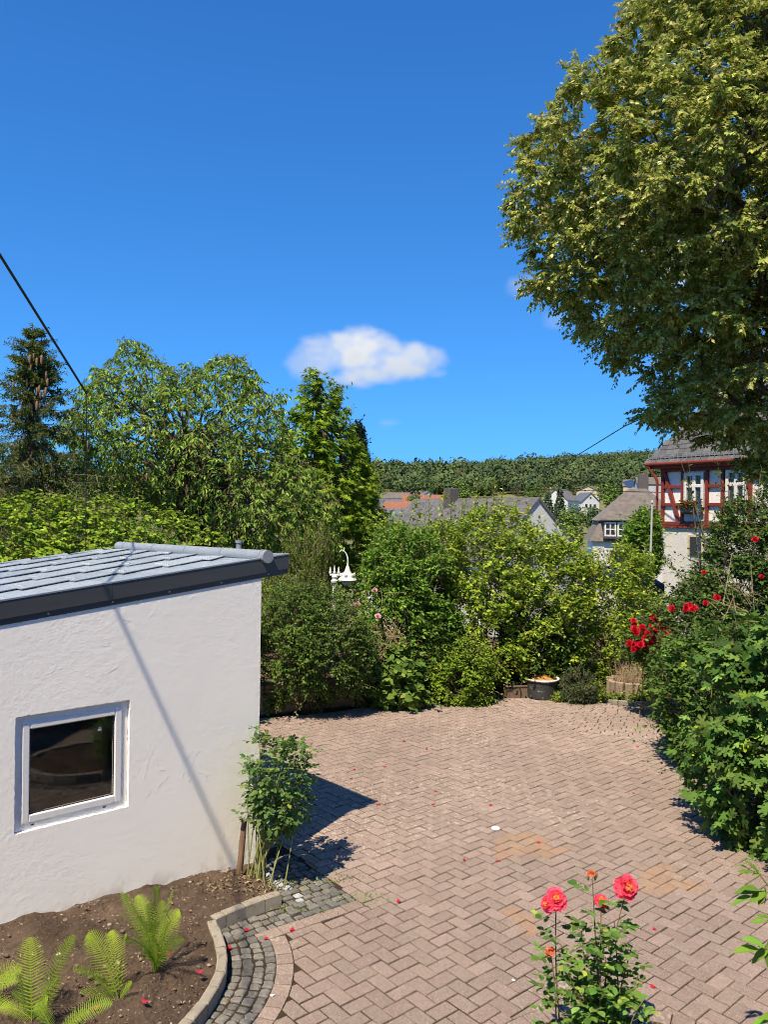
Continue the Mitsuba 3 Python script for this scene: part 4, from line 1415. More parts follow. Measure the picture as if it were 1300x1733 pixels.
    rest = [m for m in allm if id(m) not in ids]
    put(f'{key}|roof_slate', cat([(m[0], m[1]) for m in rest]), 'slate_piece', uv=np.vstack([np.full((len(m[0]), 2), m[2]) for m in rest]), stuff=True)
    # snow guard: a low rail on little posts
    sg = []
    base_ = np.array([0, -.28, ze]) + sl * .028 + nrm_ * .03
    for k in range(46):
        x = -.4 + k * .19
        sg.append(bx((x, base_[1], base_[2] + .10), (.02, .02, .22)))
    for h in (.06, .19):
        sg.append(bx((L / 2, base_[1], base_[2] + h), (L + .8, .022, .022)))
    v, f = cat(sg)
    put(f'{key}|snow_guard', (to(v), f), 'zinc')
    # flower box with geraniums
    fb = thing('flower_box', 'dark flower box with red and pink geraniums under a timbered house window', 'flower box')
    x0, x1 = X(1161), X(1194)
    v, f = bx(((x0 + x1) / 2, -.14, zz(861)), (x1 - x0, .2, .2), .02)
    put(f'{fb}|trough', (to(v), f), 'box_brown')
    rg = np.random.default_rng(6)
    m = 420
    P = np.c_[rg.uniform(x0, x1, m), rg.normal(size=m) * .1 - .15, zz(858) + np.abs(rg.normal(size=m)) * .13]
    fr = frames(rg, to(P), unit(rg.normal(size=(m, 3)) + [0, 0, .6]), np.full(m, .05), 1, .09)
    put_leaves(fb, fr, 'heart', pick_colors(rg, m, [((.06, .13, .02), 1), ((.10, .18, .03), .6)]))
    m = 150
    P = np.c_[rg.uniform(x0, x1, m), rg.normal(size=m) * .09 - .2, zz(856) + rg.uniform(-.02, .22, m)]
    fr = frames(rg, to(P), unit(rg.normal(size=(m, 3)) + [0, -.3, .6]), np.full(m, .03), 2, .06, nj=1.2)
    put_leaves(fb, fr, 'heart', pick_colors(rg, len(fr[0]), [((.55, .10, .07), 1), ((.60, .22, .16), .7), ((.45, .03, .03), .6)]), 'leaf_soft', rest='blossom')


tex('slate_piece', lambda p, n, uv: mix((.065, .064, .067), (.15, .147, .146), uv.x * .65 + .35 * fbm(p.x * 2, p.y * 2, p.z * 2, 3)), .55, .35)
timber_house()

# poles, canopy
for lab, (x0, y0), (x1, y1), Y in (('tall white pole left of the half-timbered house', (1104.5, 851), (1100, 1000), 24.0), ('white pole standing in front of the half-timbered house windows', (1184.5, 849), (1186, 990), 22.0)):
    k = thing('flag_pole', lab, 'pole')
    p0, p1 = at(x1, y1, Y), at(x0, y0, Y)
    p0 = p1 + (p0 - p1) / abs((p0 - p1)[2]) * (p1[2] + .3)
    put(f'{k}|pole', tube([p0, (p0 + p1) / 2, p1], [.038, .034, .028], 10), 'pole_white', smooth=40)
    put(f'{k}|cap', revolve([(0, 0), (.05, 0), (.045, .05), (0, .08)], 12, p1), 'pole_white', smooth=40)
k = thing('garden_canopy', 'dark fabric canopy under a white beam behind the yellow-green shrubs', 'canopy')
c = at(1030, 975, 19)
put(f'{k}|beam', bx(c + [-.0, -.6, .14], (.62, .1, .13), .01), 'paint_white')
V = np.array([c + v for v in ([-.6, -.7, -.02], [1.1, -.7, -.12], [1.2, 1.6, .1], [-.6, 1.6, .2], [-.6, -.72, -.2], [1.1, -.72, -.33], [1.2, 1.6, -.1], [-.6, 1.6, 0])])
put(f'{k}|fabric', (V, np.array([[0, 1, 2], [0, 2, 3], [0, 4, 5], [0, 5, 1], [1, 5, 6], [1, 6, 2], [0, 3, 7], [0, 7, 4], [2, 6, 7], [2, 7, 3], [4, 6, 5], [4, 7, 6]])), 'awning_dark')
for x, y in ((-.5, -.6), (1.0, -.6), (-.5, 1.5), (1.1, 1.5)):
    put(f'{k}|post', tube([c + [x, y, -.15], [c[0] + x, c[1] + y, -.9]], .03, 8), 'pole_white')


# ------------------------------------------------------------------ lantern
def lantern():
    key = thing('garden_lantern', 'white ornate lantern post with a bell shaped shade among the shrubs', 'lamp')
    Y = 12.4
    pb = at(566, 975, Y)
    top = at(575, 934, Y)
    put(f'{key}|pole', cat([tube([[pb[0], Y, -.05], [pb[0], Y, pb[2] - .02]], .03, 12), revolve([(0, 0), (.05, 0), (.055, .03), (.03, .05), (.045, .09), (.025, .12), (0, .12)], 16, pb - [0, 0, .1])]), 'paint_white', smooth=50)
    put(f'{key}|crossbar', bx(pb + [.0, 0, .02], (.15, .03, .03), .006), 'paint_white')
    for dx, h in ((-.065, .10), (0, .12), (.065, .10)):
        put(f'{key}|finial', revolve([(0, 0), (.018, .005), (.022, .03), (.012, .05), (.016, .065), (.006, h), (0, h + .015)], 12, pb + [dx, 0, .035]), 'paint_white', smooth=50)
    a = np.array([at(x, y, Y) for x, y in ((575, 934), (578, 931), (582, 932), (586, 937), (588.5, 944), (589, 951), (588.5, 958))])
    put(f'{key}|arm', tube(a, [.009, .009, .008, .008, .013, .012, .009], 8), 'paint_white', smooth=True)
    c = at(588, 981, Y)
    r = .15
    prof = [(0, .26), (.012, .26), (.015, .22), (.028, .20), (.04, .15), (.07, .09), (.105, .05), (r, .0), (r, -.006), (.1, .035), (.06, .075), (0, .09)]
    put(f'{key}|shade', revolve(prof, 28, c), 'paint_white', smooth=50)
    put(f'{key}|glass', revolve([(.095, .0), (.097, -.005), (.085, -.06), (.06, -.085), (.02, -.095), (0, -.095)], 20, c), 'lamp_glass', smooth=50)
    for t in np.linspace(0, 2 * np.pi, 6, endpoint=False) + .3:
        put(f'{key}|shade_lug', bx(c + [math.cos(t) * .105, math.sin(t) * .105, .075], (.05, .05, .05), .015, rot=t), 'paint_white')


plain('lamp_glass', (.55, .55, .5), .15, .6)
lantern()

# ------------------------------------------------------------------ tub, box, palisade planter
tc = gnd(917, 1180)
R0 = .245
k = thing('mortar_tub', 'round black mortar tub with a crusted white rim, heaped with orange sand', 'tub')
prof = [(0, .0), (R0 * .86, 0), (R0 * .9, .015), (R0 * .97, .2), (R0, .27), (R0 + .022, .275), (R0 + .022, .292), (R0 - .008, .292), (R0 - .02, .2), (0, .19)]
put(f'{k}|body', revolve(prof, 40, tc), 'tub_plastic', smooth=35)
an = np.linspace(0, 2 * np.pi, 61)
rg = np.random.default_rng(3)
put(f'{k}|rim', tube([tc + [math.cos(t) * (R0 + .008), math.sin(t) * (R0 + .008), .292] for t in an], .017 + .004 * np.sin(an * 7) * np.sin(an * 3), 8, caps=False), 'mortar', smooth=True)
put(f'{k}|handle', tube([tc + [math.cos(t) * (R0 + .05 * math.sin((t - 2.7) / .7 * math.pi)), math.sin(t) * (R0 + .03), .25] for t in np.linspace(2.7, 3.4, 8)], .011, 6), 'tub_plastic', smooth=True)
g = np.linspace(-1, 1, 41)
X, Yg = np.meshgrid(g, g, indexing='ij')
rr_ = np.sqrt(X ** 2 + Yg ** 2)
Z = .25 + .10 * np.clip(1 - rr_ * 1.05, 0, 1) ** .8 + .03 * (meshkit.noise(np.stack([X * 4, Yg * 4, X * 0], -1), 2) - .5) + .02 * (meshkit.noise(np.stack([X * 11, Yg * 11, X * 0], -1), 3) - .5)
V = np.stack([X * (R0 - .012), Yg * (R0 - .012), Z], -1).reshape(-1, 3) + tc
i, j = np.meshgrid(np.arange(40), np.arange(40), indexing='ij')
q = np.stack([i * 41 + j, (i + 1) * 41 + j, (i + 1) * 41 + j + 1, i * 41 + j + 1], -1).reshape(-1, 4)
F = np.vstack([q[:, [0, 1, 2]], q[:, [0, 2, 3]]])
F = F[(rr_.ravel()[F] < 1.0).all(1)]
put('sand_heap', (V, F), 'ochre_sand', smooth=True)
labels['sand_heap'] = {'label': 'heap of orange-brown sand in the black mortar tub', 'category': 'sand'}

bc = gnd(873, 1178) + [0, -.02, 0]
k = thing('planter_box', 'brown rectangular planter box with drooping dark leaves left of the mortar tub', 'planter')
bw, bd, bh = .36, .22, .19
rot = math.radians(14)
ms = []
for dx, dy, sx, sy in ((-bw / 2 + .008, 0, .016, bd), (bw / 2 - .008, 0, .016, bd), (0, -bd / 2 + .008, bw - .033, .016), (0, bd / 2 - .008, bw - .033, .016)):
    ms.append(bx((dx, dy, bh / 2), (sx, sy, bh), .004))
ms.append(bx((0, 0, .006), (bw - .034, bd - .034, .012)))
v, f = cat(ms)
cs, sn = math.cos(rot), math.sin(rot)
RR = np.array([[cs, -sn, 0], [sn, cs, 0], [0, 0, 1]])
put(f'{k}|body', (v @ RR.T + bc, f), 'box_brown')
v, f = cat([bx((0, -bd / 2 - .003, bh - .012), (bw + .02, .02, .024), .004), bx((0, bd / 2 + .003, bh - .012), (bw + .02, .02, .024), .004), bx((-bw / 2 - .003, 0, bh - .0125), (.02, bd - .016, .024), .004), bx((bw / 2 + .003, 0, bh - .0125), (.02, bd - .016, .024), .004)])
put(f'{k}|rim', (v @ RR.T + bc, f), 'box_brown')
v, f = bx((0, 0, bh - .05), (bw - .035, bd - .035, .02))
put(f'{k}|soil', (v @ RR.T + bc, f), 'soil_mat')
rg = np.random.default_rng(8)
P = np.array([(x, -bd / 2 - .01, bh + .01) for x in (-.15, -.11, -.07, -.03, .02)]) @ RR.T + bc
fr = frames(rg, P, np.array([[0, -.5, -1.0]] * 5) + rg.normal(size=(5, 3)) * .15, np.full(5, .04), 1, .1, nj=.2, up=.2, outn=np.array([[0, -1.0, 0]] * 5), outw=1.0)
put_leaves(k, fr, 'lance', pick_colors(rg, 5, [((.03, .035, .02), 1)]), rest='dry_leaf')

k = thing('palisade_planter', 'round planter of grooved sandy concrete palisades with dry grass', 'planter')
rp = .265
pc3 = np.array([PC[0], PC[1] - .08, 0])
npal = 13
for s in range(npal):
    t = s * 2 * math.pi / npal + .1
    h = .235 + rng.normal() * .006
    prof_ = Polygon([(-.058, -.045), (-.045, -.06), (-.02, -.066), (.02, -.066), (.045, -.06), (.058, -.045), (.05, .035), (-.05, .035)])
    v, f = stone(prof_, h, h + .05, .006)
    cs, sn = math.cos(t + math.pi / 2), math.sin(t + math.pi / 2)
    v = np.c_[v[:, 0] * cs - v[:, 1] * sn, v[:, 0] * sn + v[:, 1] * cs, v[:, 2]]
    put(f'{k}|palisade', (v + pc3 + [math.cos(t) * rp, math.sin(t) * rp, 0], f), 'palisade_mat', uv=np.full((len(v), 2), rng.random()))
put(f'{k}|soil', slab(Point(pc3[0], pc3[1]).buffer(rp - .02), .0, .2), 'soil_mat')
rg = np.random.default_rng(12)
n = 260
P = pc3 + np.c_[rg.normal(size=n) * .11, rg.normal(size=n) * .11, np.full(n, .2)]
d = unit(rg.normal(size=(n, 3)) * .35 + [0, 0, 1])
ln = rg.uniform(.08, .26, n)
q = P + d * ln[:, None]
d2 = unit(d + rg.normal(size=(n, 3)) * .5 - [0, 0, .3])
put('dry_grass', cat([sticks(P, q, .003, .002, 3), sticks(q, q + d2 * (ln * .6)[:, None], .002, .0008, 3)]), 'twig_dry')
labels['dry_grass'] = {'label': 'tuft of dry straw coloured grass in the palisade planter', 'category': 'grass', 'kind': 'stuff'}

# ------------------------------------------------------------------ low garden wall under the left shrub
pts = [gnd(438, 1214)[:2] + [0, .05], gnd(520, 1208)[:2] + [0, .05], gnd(626, 1195)[:2] + [0, .05]]
gw = thing('garden_wall', 'low brown stone wall in the shade under the dark shrub', 'wall')
rg = np.random.default_rng(15)
zc = 0
for row in range(3):
    L_ = 0
    tot = np.linalg.norm(np.array(pts[2]) - pts[0])
    dvec = unit(np.array(pts[2]) - np.array(pts[0]))
    nv = np.array([-dvec[1], dvec[0]])
    x = -1.0 + rg.random() * .2
    while x < tot:
        w_ = min(rg.uniform(.2, .42), tot - x)
        if w_ < .05:
            break
        c_ = np.array(pts[0]) + dvec * (x + w_ / 2) + nv * (.12 + rg.normal() * .01)
        v, f = bx((0, 0, 0), (w_ - .012, .22, .135), .018, rot=math.atan2(dvec[1], dvec[0]))
        put(f'{gw}|stone', (v + [c_[0], c_[1], .07 + row * .143], f), 'garden_wall_mat')
        x += w_

# ------------------------------------------------------------------ plants: palettes
YG = [((.37, .49, .050), 1.0), ((.25, .38, .045), 1.0), ((.53, .60, .10), .45), ((.14, .24, .032), .7)]
MG = [((.16, .31, .045), 1.0), ((.25, .42, .06), .8), ((.09, .19, .03), .7)]
DG = [((.080, .150, .035), 1.0), ((.115, .195, .045), .8), ((.16, .25, .055), .35)]
BG = [((.23, .36, .035), 1.0), ((.31, .43, .045), .6), ((.14, .25, .03), .8)]
LIND = [((.36, .42, .085), 1.0), ((.48, .49, .13), .75), ((.21, .29, .06), .8), ((.62, .59, .24), .4)]
WALN = [((.23, .36, .06), 1.0), ((.35, .48, .095), .7), ((.13, .23, .045), .7), ((.28, .20, .09), .12)]


# linden: crown of overhanging leaf clumps on big limbs
def linden():
    rng = np.random.default_rng(101)
    key = thing('linden_tree', 'tall flowering linden tree reaching into the picture from the right', 'tree')
    Y = 15.0
    poly = [(1085, -230), (1062, 0), (1040, 55), (1022, 78), (1030, 105), (985, 150), (940, 158), (892, 180), (878, 215), (872, 262), (852, 318), (858, 362), (884, 395), (900, 420), (893, 462), (945, 512), (985, 545), (1034, 580),
            (1062, 615), (1094, 650), (1086, 686), (1108, 708), (1150, 738), (1190, 760), (1240, 785), (1295, 826), (1420, 860), (1620, 780), (1780, 400), (1700, -50), (1500, -330), (1250, -380)]
    pts, on, P = crown(rng, poly, Y, 9000, 4.2, front=.66, shell=.5)
    cell_, first_ = np.unique(np.floor(pts / .60).astype(int), axis=0, return_index=True)     # evenly spread clumps
    pts, on = pts[first_], on[first_]
    hollow = meshkit.noise(pts * [.85, .85, 1.0], 9) + .5 * meshkit.noise(pts * 1.9, 10)      # masses with darker hollows between them
    pts, on = pts[hollow > np.quantile(hollow, .16)], on[hollow > np.quantile(hollow, .16)]
    pick = rng.permutation(len(pts))[:2100]
    pts, on = pts[pick], on[pick]
    n = len(pts)
    # clumps: flattened bouquets, leafy on top and outside
    fs, fl, wood = [], [], []
    ntw = 13
    S = np.repeat(pts - on * .25, ntw, 0)
    O = np.repeat(on, ntw, 0)
    r = np.repeat(rng.uniform(.34, .60, n), ntw)
    D = unit(O * .55 + rng.normal(size=S.shape) * [.8, .8, .42] + [0, 0, .18])
    L = r * rng.uniform(.55, 1.1, len(S))
    fs.append(frames(rng, S, D, L, 16, .100, droop=.20, spread=.8, ldroop=.45, nj=.5, outn=O, outw=.5))
    fl.append(frames(rng, S, D, L * 1.02, 4, .07, droop=.25, spread=.9, ldroop=.25, nj=.9, t0=.4))
    fr = join_frames(fs)
    put_leaves(key, fr, 'two', pick_colors(rng, len(fr[0]), LIND, .2), 'leaf_soft', rest='foliage')
    fr = join_frames(fl)
    put_leaves(key, fr, 'two', pick_colors(rng, len(fr[0]), [((.72, .69, .36), 1), ((.58, .57, .24), 1)], .2), 'leaf_soft', rest='blossom')
    base = at(1345, 866, 15.4)
    base[2] = -.3
    top = at(1330, 60, 15.2)
    t = np.linspace(0, 1, 10)[:, None]
    put(f'{key}|trunk', tube(base + (top - base) * t + rng.normal(size=(10, 3)) * [.05, .05, 0], np.linspace(.42, .10, 10), 14), 'bark', smooth=60)
    m = 34
    i = rng.choice(n, m, replace=False)
    tt = rng.uniform(.22, .9, m)
    st = base + (top - base) * tt[:, None]
    dist = np.linalg.norm(pts[i] - st, axis=1)
    wood.append(bent(st, pts[i] - on[i] * .5, .065, .018, .12, 6, rng, .03, 6))
    i2 = rng.choice(n, 260, replace=False)
    j2 = np.array([np.argmin(((pts[i] - pts[a]) ** 2).sum(1) + 9 * (np.arange(m) < 0)) for a in i2])
    mid = st[j2] + (pts[i][j2] - st[j2]) * rng.uniform(.55, .95, (len(i2), 1))
    wood.append(bent(mid, pts[i2] - on[i2] * .4, .022, .007, .08, 3, rng, .04, 4))
    wood.append(sticks(S[::2], S[::2] + D[::2] * (L[::2] * .8)[:, None], .006, .002, 3))
    put(f'{key}|branches', cat(wood), 'bark', stuff=True)


linden()


# walnut: loose crown of pinnate leaves
def walnut():
    rng = np.random.default_rng(102)
    key = thing('walnut_tree', 'loose crowned walnut tree with drooping leaflets behind the ivy hedge', 'tree')
    Y = 16.0
    poly = [(96, 800), (104, 745), (128, 690), (160, 655), (172, 622), (205, 600), (215, 578), (240, 574), (262, 600), (300, 622), (318, 612), (335, 628), (372, 602), (405, 598), (420, 612), (428, 640), (462, 662), (480, 690), (500, 760), (545, 800), (575, 850), (580, 930),
            (480, 960), (380, 930), (300, 880), (200, 850), (140, 800)]
    fs, wood = [], []
    n = 2900
    pts, on, P = crown(rng, poly, Y, n, 2.0, front=.65, shell=.6)
    k = np.arange(n)
    D = unit(on * .7 + rng.normal(size=pts.shape) * .7 + [0, 0, .1])
    L = rng.uniform(.22, .42, n)
    # each rachis droops and carries paired leaflets
    fs.append(frames(rng, pts - D * .2, D, L, 9, .108, droop=.5, spread=.75, ldroop=.55, nj=.5, outn=on, outw=.4))
    wood.append(sticks(pts - D * .2, pts - D * .2 + D * L[:, None] - [0, 0, .08], .004, .002, 3))
    for (x0, y0), (x1, y1) in (((250, 660), (234, 578)), ((330, 690), (330, 620)), ((385, 690), (402, 600)), ((190, 720), (158, 640)), ((140, 760), (142, 640)), ((450, 720), (462, 662)), ((215, 680), (178, 625)), ((300, 680), (285, 625)), ((420, 680), (428, 628))):
        p0, p1 = at(x0, y0, Y), at(x1, y1, Y - .3)
        wood.append(sticks([p0], [p1], .022, .006, 4))
        q = p0 + (p1 - p0) * rng.uniform(.3, 1.0, (16, 1))
        d = unit(rng.normal(size=(16, 3)) + [0, 0, .1])
        fs.append(frames(rng, q, d, rng.uniform(.2, .4, 16), 8, .12, droop=.5, spread=.75, ldroop=.5, nj=.5))
    fr = join_frames(fs)
    put_leaves(key, fr, 'lmid', pick_colors(rng, len(fr[0]), WALN, .2), 'leaf_gloss')
    base = np.array([*at(330, 866, Y)[:2], -.3])
    top = at(320, 730, Y)
    t = np.linspace(0, 1, 6)[:, None]
    put(f'{key}|trunk', tube(base + (top - base) * t, np.linspace(.2, .08, 6), 10), 'bark', smooth=60)
    i = rng.choice(n, 150, replace=False)
    st = base + (top - base) * rng.uniform(.45, 1, (150, 1))
    wood.append(bent(st, pts[i], .035, .008, .1, 5, rng, .04, 5))
    put(f'{key}|branches', cat(wood), 'bark', stuff=True)


walnut()

bush('sweetgum_tree', 'bright green narrow tree with two pointed tops against the cloud', 'tree',
     [(470, 790), (478, 720), (492, 735), (498, 700), (508, 668), (518, 640), (532, 624), (543, 640), (550, 668), (556, 676), (564, 642), (572, 652), (578, 690), (590, 682), (586, 712), (604, 742), (618, 775), (632, 800), (648, 850), (655, 900), (640, 960), (520, 960), (470, 880)],
     19.0, 1.6, 1250, .42, 11, .15, 'star', BG, seed=103, up=.5, out=.9, rnd=.5, droop=.1, ldroop=.35, outw=.8, front=.75, base=np.array([*at(545, 866, 19)[:2], -.6]), nlimb=90, limb_r=.03,
     trunk=(np.array([*at(548, 866, 19)[:2], -.6]), at(540, 640, 19), .14), shoots=((535, 680, 533, 624, 18), (566, 690, 565, 640, 16), (583, 720, 592, 688, 12), (500, 720, 497, 690, 12), (478, 710, 474, 668, 14)))
bush('dark_cypress', 'dark pointed conifer peeping out right of the bright green tree', 'tree', [(575, 860), (584, 770), (596, 725), (606, 713), (614, 728), (622, 765), (628, 800), (634, 870)], 40, 1.3, 2200, .5, 9, .16, 'slim', [((.022, .045, .02), 1), ((.035, .06, .024), 1)],
     seed=104, up=.9, out=.6, rnd=.35, droop=0, ldroop=0, outw=.6, nlimb=0, trunk=(np.array([*at(603, 866, 40)[:2], -3]), at(606, 730, 40), .15))


# spruce with hanging cones
def spruce():
    rng = np.random.default_rng(105)
    key = thing('spruce_tree', 'dark spruce with hanging brown cones at the left edge', 'tree')
    Y = 13.5
    top = at(56, 556, Y)
    base = np.array([top[0] - .1, Y, -.3])
    H = top[2] - base[2]
    put(f'{key}|trunk', tube(base + (top - base) * np.linspace(0, 1, 8)[:, None], np.linspace(.16, .012, 8), 9), 'bark', smooth=60)
    S, D, L, wood = [], [], [], []
    h = .16
    while h < H * .86:
        reach = .10 + .40 * h if h < 1.4 else min(.66 + (h - 1.4) * .95, 3.1)
        nb_ = 5 if h < .5 else 8
        a0 = rng.random() * 6.28
        for b in range(nb_):
            a = a0 + b * 6.283 / nb_ + rng.normal() * .3
            r = reach * rng.uniform(.55, 1.12)
            st = top - [0, 0, h + rng.normal() * .05]
            d = np.array([math.cos(a), math.sin(a), 0])
            seg = max(4, int(r / .2))
            prev = st
            rise = .75 * max(0, 1 - h / 1.6) + rng.normal() * .08
            for s in range(1, seg + 1):
                u_ = s / seg
                p = st + d * r * u_ + np.array([0, 0, r * (rise * u_ - (.55 - .4 * rise) * u_ * (1 - u_ * .62))]) + rng.normal(size=3) * .02
                wood.append((prev, p, .012 * (1 - u_ * .8) + .002))
                hang = .25 + .75 * min(1, h / 2.0)
                for q in range(5 if h > .6 else 3):
                    side = (-1) ** q
                    dd = unit(d * rng.uniform(.2, .8) + np.array([-d[1], d[0], 0]) * side * rng.uniform(.3, .9) + np.array([0, 0, -hang * rng.uniform(.3, 1.3) + .25 * (h < .9)]) + rng.normal(size=3) * .12)
                    S.append(prev + (p - prev) * rng.random()); D.append(dd); L.append(min(.46, .12 + r * .20) * rng.uniform(.5, 1.1) * (1.1 - .45 * u_))
                prev = p
            S.append(prev); D.append(unit(d + [0, 0, .5 * rise])); L.append(.16)
        h += .15 if h < .8 else .20
    for z in np.arange(.0, .6, .04):
        S.append(top - [0, 0, z]); D.append(unit(rng.normal(size=3) * .6 + [0, 0, .8])); L.append(.10)
    S, D, L = np.array(S), np.array(D), np.array(L)
    fr = frames(rng, S, D, L, 12, .060, droop=.18, spread=.75, ldroop=0.0, nj=1.2, up=.6, spiral=True, t0=.0)
    put_leaves(key, fr, 'slim', pick_colors(rng, len(fr[0]), [((.085, .13, .038), 1), ((.13, .18, .045), .8), ((.21, .25, .065), .5)], .2), 'leaf_soft', rest='needles')
    w = wood
    put(f'{key}|branches', cat([sticks(np.array([x[0] for x in w]), np.array([x[1] for x in w]), np.array([x[2] for x in w]), np.array([x[2] for x in w]) * .9, 4), sticks(S, S + D * L[:, None], .004, .002, 3)]), 'bark', stuff=True)
    cone = revolve([(0, 0), (.012, -.008), (.021, -.035), (.022, -.07), (.016, -.115), (.006, -.14), (0, -.142)], 9)
    px_ = [(50, 600), (57, 597), (62, 604), (52, 612), (78, 628), (80, 640), (66, 652), (68, 660), (62, 655), (74, 660), (77, 655), (40, 668), (38, 674), (58, 670), (62, 678), (68, 676), (53, 684), (50, 680), (65, 690), (45, 640), (70, 600), (20, 700), (26, 702), (12, 808), (20, 812), (9, 814), (148, 745), (150, 750), (248, 800), (22, 645), (34, 690)]
    for x, y in px_:
        p = at(x, y, Y - rng.uniform(.1, .35))
        v, f = cone
        put(f'{key}|cone', (v * rng.uniform(.85, 1.15) * [1, 1, 1.05] + p, f), 'cone_mat', smooth=60)


tex('cone_mat', lambda p, n, uv: mix((.17, .10, .055), (.30, .20, .12), noise(p.x * 90, p.y * 90, p.z * 130)), .8, .2)
spruce()

# ivy hedge left behind the shed
bush('ivy_hedge', 'dense bright ivy covered hedge rising behind the shed roof', 'hedge', [(-330, 1150), (-330, 850), (-120, 842), (0, 842), (60, 832), (130, 838), (200, 836), (262, 852), (320, 868), (372, 892), (400, 935), (425, 1010), (430, 1160)], 10.6, 1.2,
     5200, .24, 8, .058, 'hmid', [((.25, .38, .035), 1.0), ((.34, .46, .05), .6), ((.13, .23, .03), .8)], 'leaf_gloss', seed=106, up=.35, out=.9, rnd=.5, droop=.25, ldroop=.35, outw=1.2, front=.85, shell=.8, nlimb=120, limb_r=.012)
bush('backdrop_hedge', 'dark leafy trees filling the gap behind the walnut and spruce', 'tree', [(-300, 900), (-300, 750), (-40, 735), (120, 750), (260, 770), (420, 780), (500, 800), (600, 830), (640, 870), (660, 960), (600, 1020), (-300, 1050)], 23, 1.5, 3600, .5, 9, .13, 'two', MG, seed=107, up=.5, out=.8, front=.8, nlimb=60, limb_r=.04)
bush('thuja_shrub', 'upright yellow-green conifer shrub left of the white lantern', 'shrub', [(440, 1080), (446, 985), (466, 950), (490, 915), (515, 890), (540, 885), (560, 905), (562, 960), (566, 1010), (560, 1080)], 13.8, .8, 1300, .26, 12, .05, 'slim', [((.20, .28, .05), 1), ((.13, .20, .04), 1), ((.30, .34, .06), .4)],
     seed=108, up=1.3, out=.4, rnd=.3, droop=0, ldroop=-.2, outw=.5, shoots=((540, 950, 541, 880, 16), (520, 950, 519, 890, 16), (552, 960, 556, 900, 14)))
bush('privet_shrub', 'dense fine leaved dark green shrub over the low stone wall', 'shrub', [(436, 1195), (434, 1080), (440, 1025), (472, 985), (520, 984), (580, 994), (622, 1040), (640, 1110), (618, 1165), (560, 1178), (500, 1182), (465, 1200)], 11.3, 1.0, 2600, .24, 10, .045, 'two', [((.11, .20, .04), 1), ((.18, .28, .055), .8), ((.07, .14, .03), .7)], 'leaf_gloss',
     seed=109, up=.5, out=.8, rnd=.55, outw=.7, shell=.7, nlimb=60, limb_r=.01)
bush('rambling_shrub', 'tall green shrub with pink roses right of the white lantern', 'shrub', [(580, 1190), (592, 1110), (606, 1040), (612, 1000), (614, 950), (628, 905), (650, 880), (690, 884), (735, 900), (770, 950), (780, 1030), (772, 1110), (745, 1170), (700, 1190)], 12.7, 1.1, 2700, .3, 10, .06, 'mid', MG, seed=110, up=.5, out=.8, rnd=.55, outw=.6, shell=.65, nlimb=60)
bush('hornbeam_shrub', 'yellow-green shrub with leafy shoots in front of the long slate roof', 'shrub', [(622, 1000), (618, 935), (640, 895), (668, 880), (700, 892), (730, 884), (758, 878), (780, 892), (790, 960), (760, 1020), (690, 1040)], 13.6, .9, 1500, .34, 10, .062, 'mid', YG, seed=111, up=.9, out=.5, rnd=.5, ldroop=.05, outw=.4,
     shoots=((640, 920, 636, 872, 16), (668, 900, 664, 862, 14), (700, 905, 712, 862, 18), (726, 900, 727, 832, 24), (748, 890, 752, 826, 24), (762, 900, 765, 850, 18), (780, 900, 790, 842, 20), (690, 890, 706, 850, 14), (655, 900, 648, 866, 12)))
bush('beech_shrub', 'broad yellow-green shrub in front of the white gable', 'shrub', [(745, 1165), (735, 1060), (748, 960), (760, 910), (785, 875), (810, 856), (838, 850), (870, 860), (900, 888), (930, 902), (955, 906), (980, 926), (1000, 965), (1003, 1040), (990, 1100), (955, 1140), (900, 1170), (820, 1170)], 13.2, 1.25, 3000, .36, 10, .068, 'mid', YG, seed=112,
     up=.8, out=.6, rnd=.5, ldroop=.1, outw=.5, shell=.7, nlimb=70, shoots=((800, 880, 808, 824, 20), (820, 880, 824, 820, 20), (845, 880, 852, 826, 20), (866, 890, 878, 838, 18), (890, 900, 896, 850, 16), (930, 930, 944, 880, 16), (780, 900, 784, 846, 16), (835, 870, 838, 812, 18), (905, 910, 915, 872, 14), (895, 900, 893, 852, 14), (950, 930, 966, 888, 16), (970, 940, 985, 905, 14)))
bush('elder_shrub', 'dark green shrub behind the mortar tub', 'shrub', [(846, 1156), (848, 1090), (860, 1030), (900, 1010), (950, 1030), (982, 1070), (985, 1130), (965, 1160), (900, 1160)], 13.0, .9, 1500, .3, 9, .075, 'mid', DG, 'leaf_gloss', seed=113, up=.4, out=.8, ldroop=.3, outw=.7)
bush('low_privet', 'low bright green shrub at the edge of the paving left of the brown planter', 'shrub', [(726, 1194), (722, 1150), (735, 1118), (765, 1100), (782, 1076), (812, 1090), (830, 1106), (838, 1135), (836, 1160), (832, 1186), (800, 1196)], 11.95, .55, 1250, .22, 9, .045, 'mid', BG, 'leaf_gloss', seed=114, up=.5, out=.8, outw=.6)
bush('hydrangea_shrub', 'low broad leaved plant with rounded leaves left of the low bright shrub', 'shrub', [(622, 1192), (616, 1150), (636, 1112), (668, 1092), (700, 1104), (722, 1140), (726, 1188), (680, 1196)], 11.6, .5, 230, .2, 6, .115, 'heart', [((.15, .26, .05), 1), ((.22, .33, .07), .7), ((.10, .18, .04), .5)], seed=115, up=.5, out=.8, outw=.9, ldroop=.3, single=150)
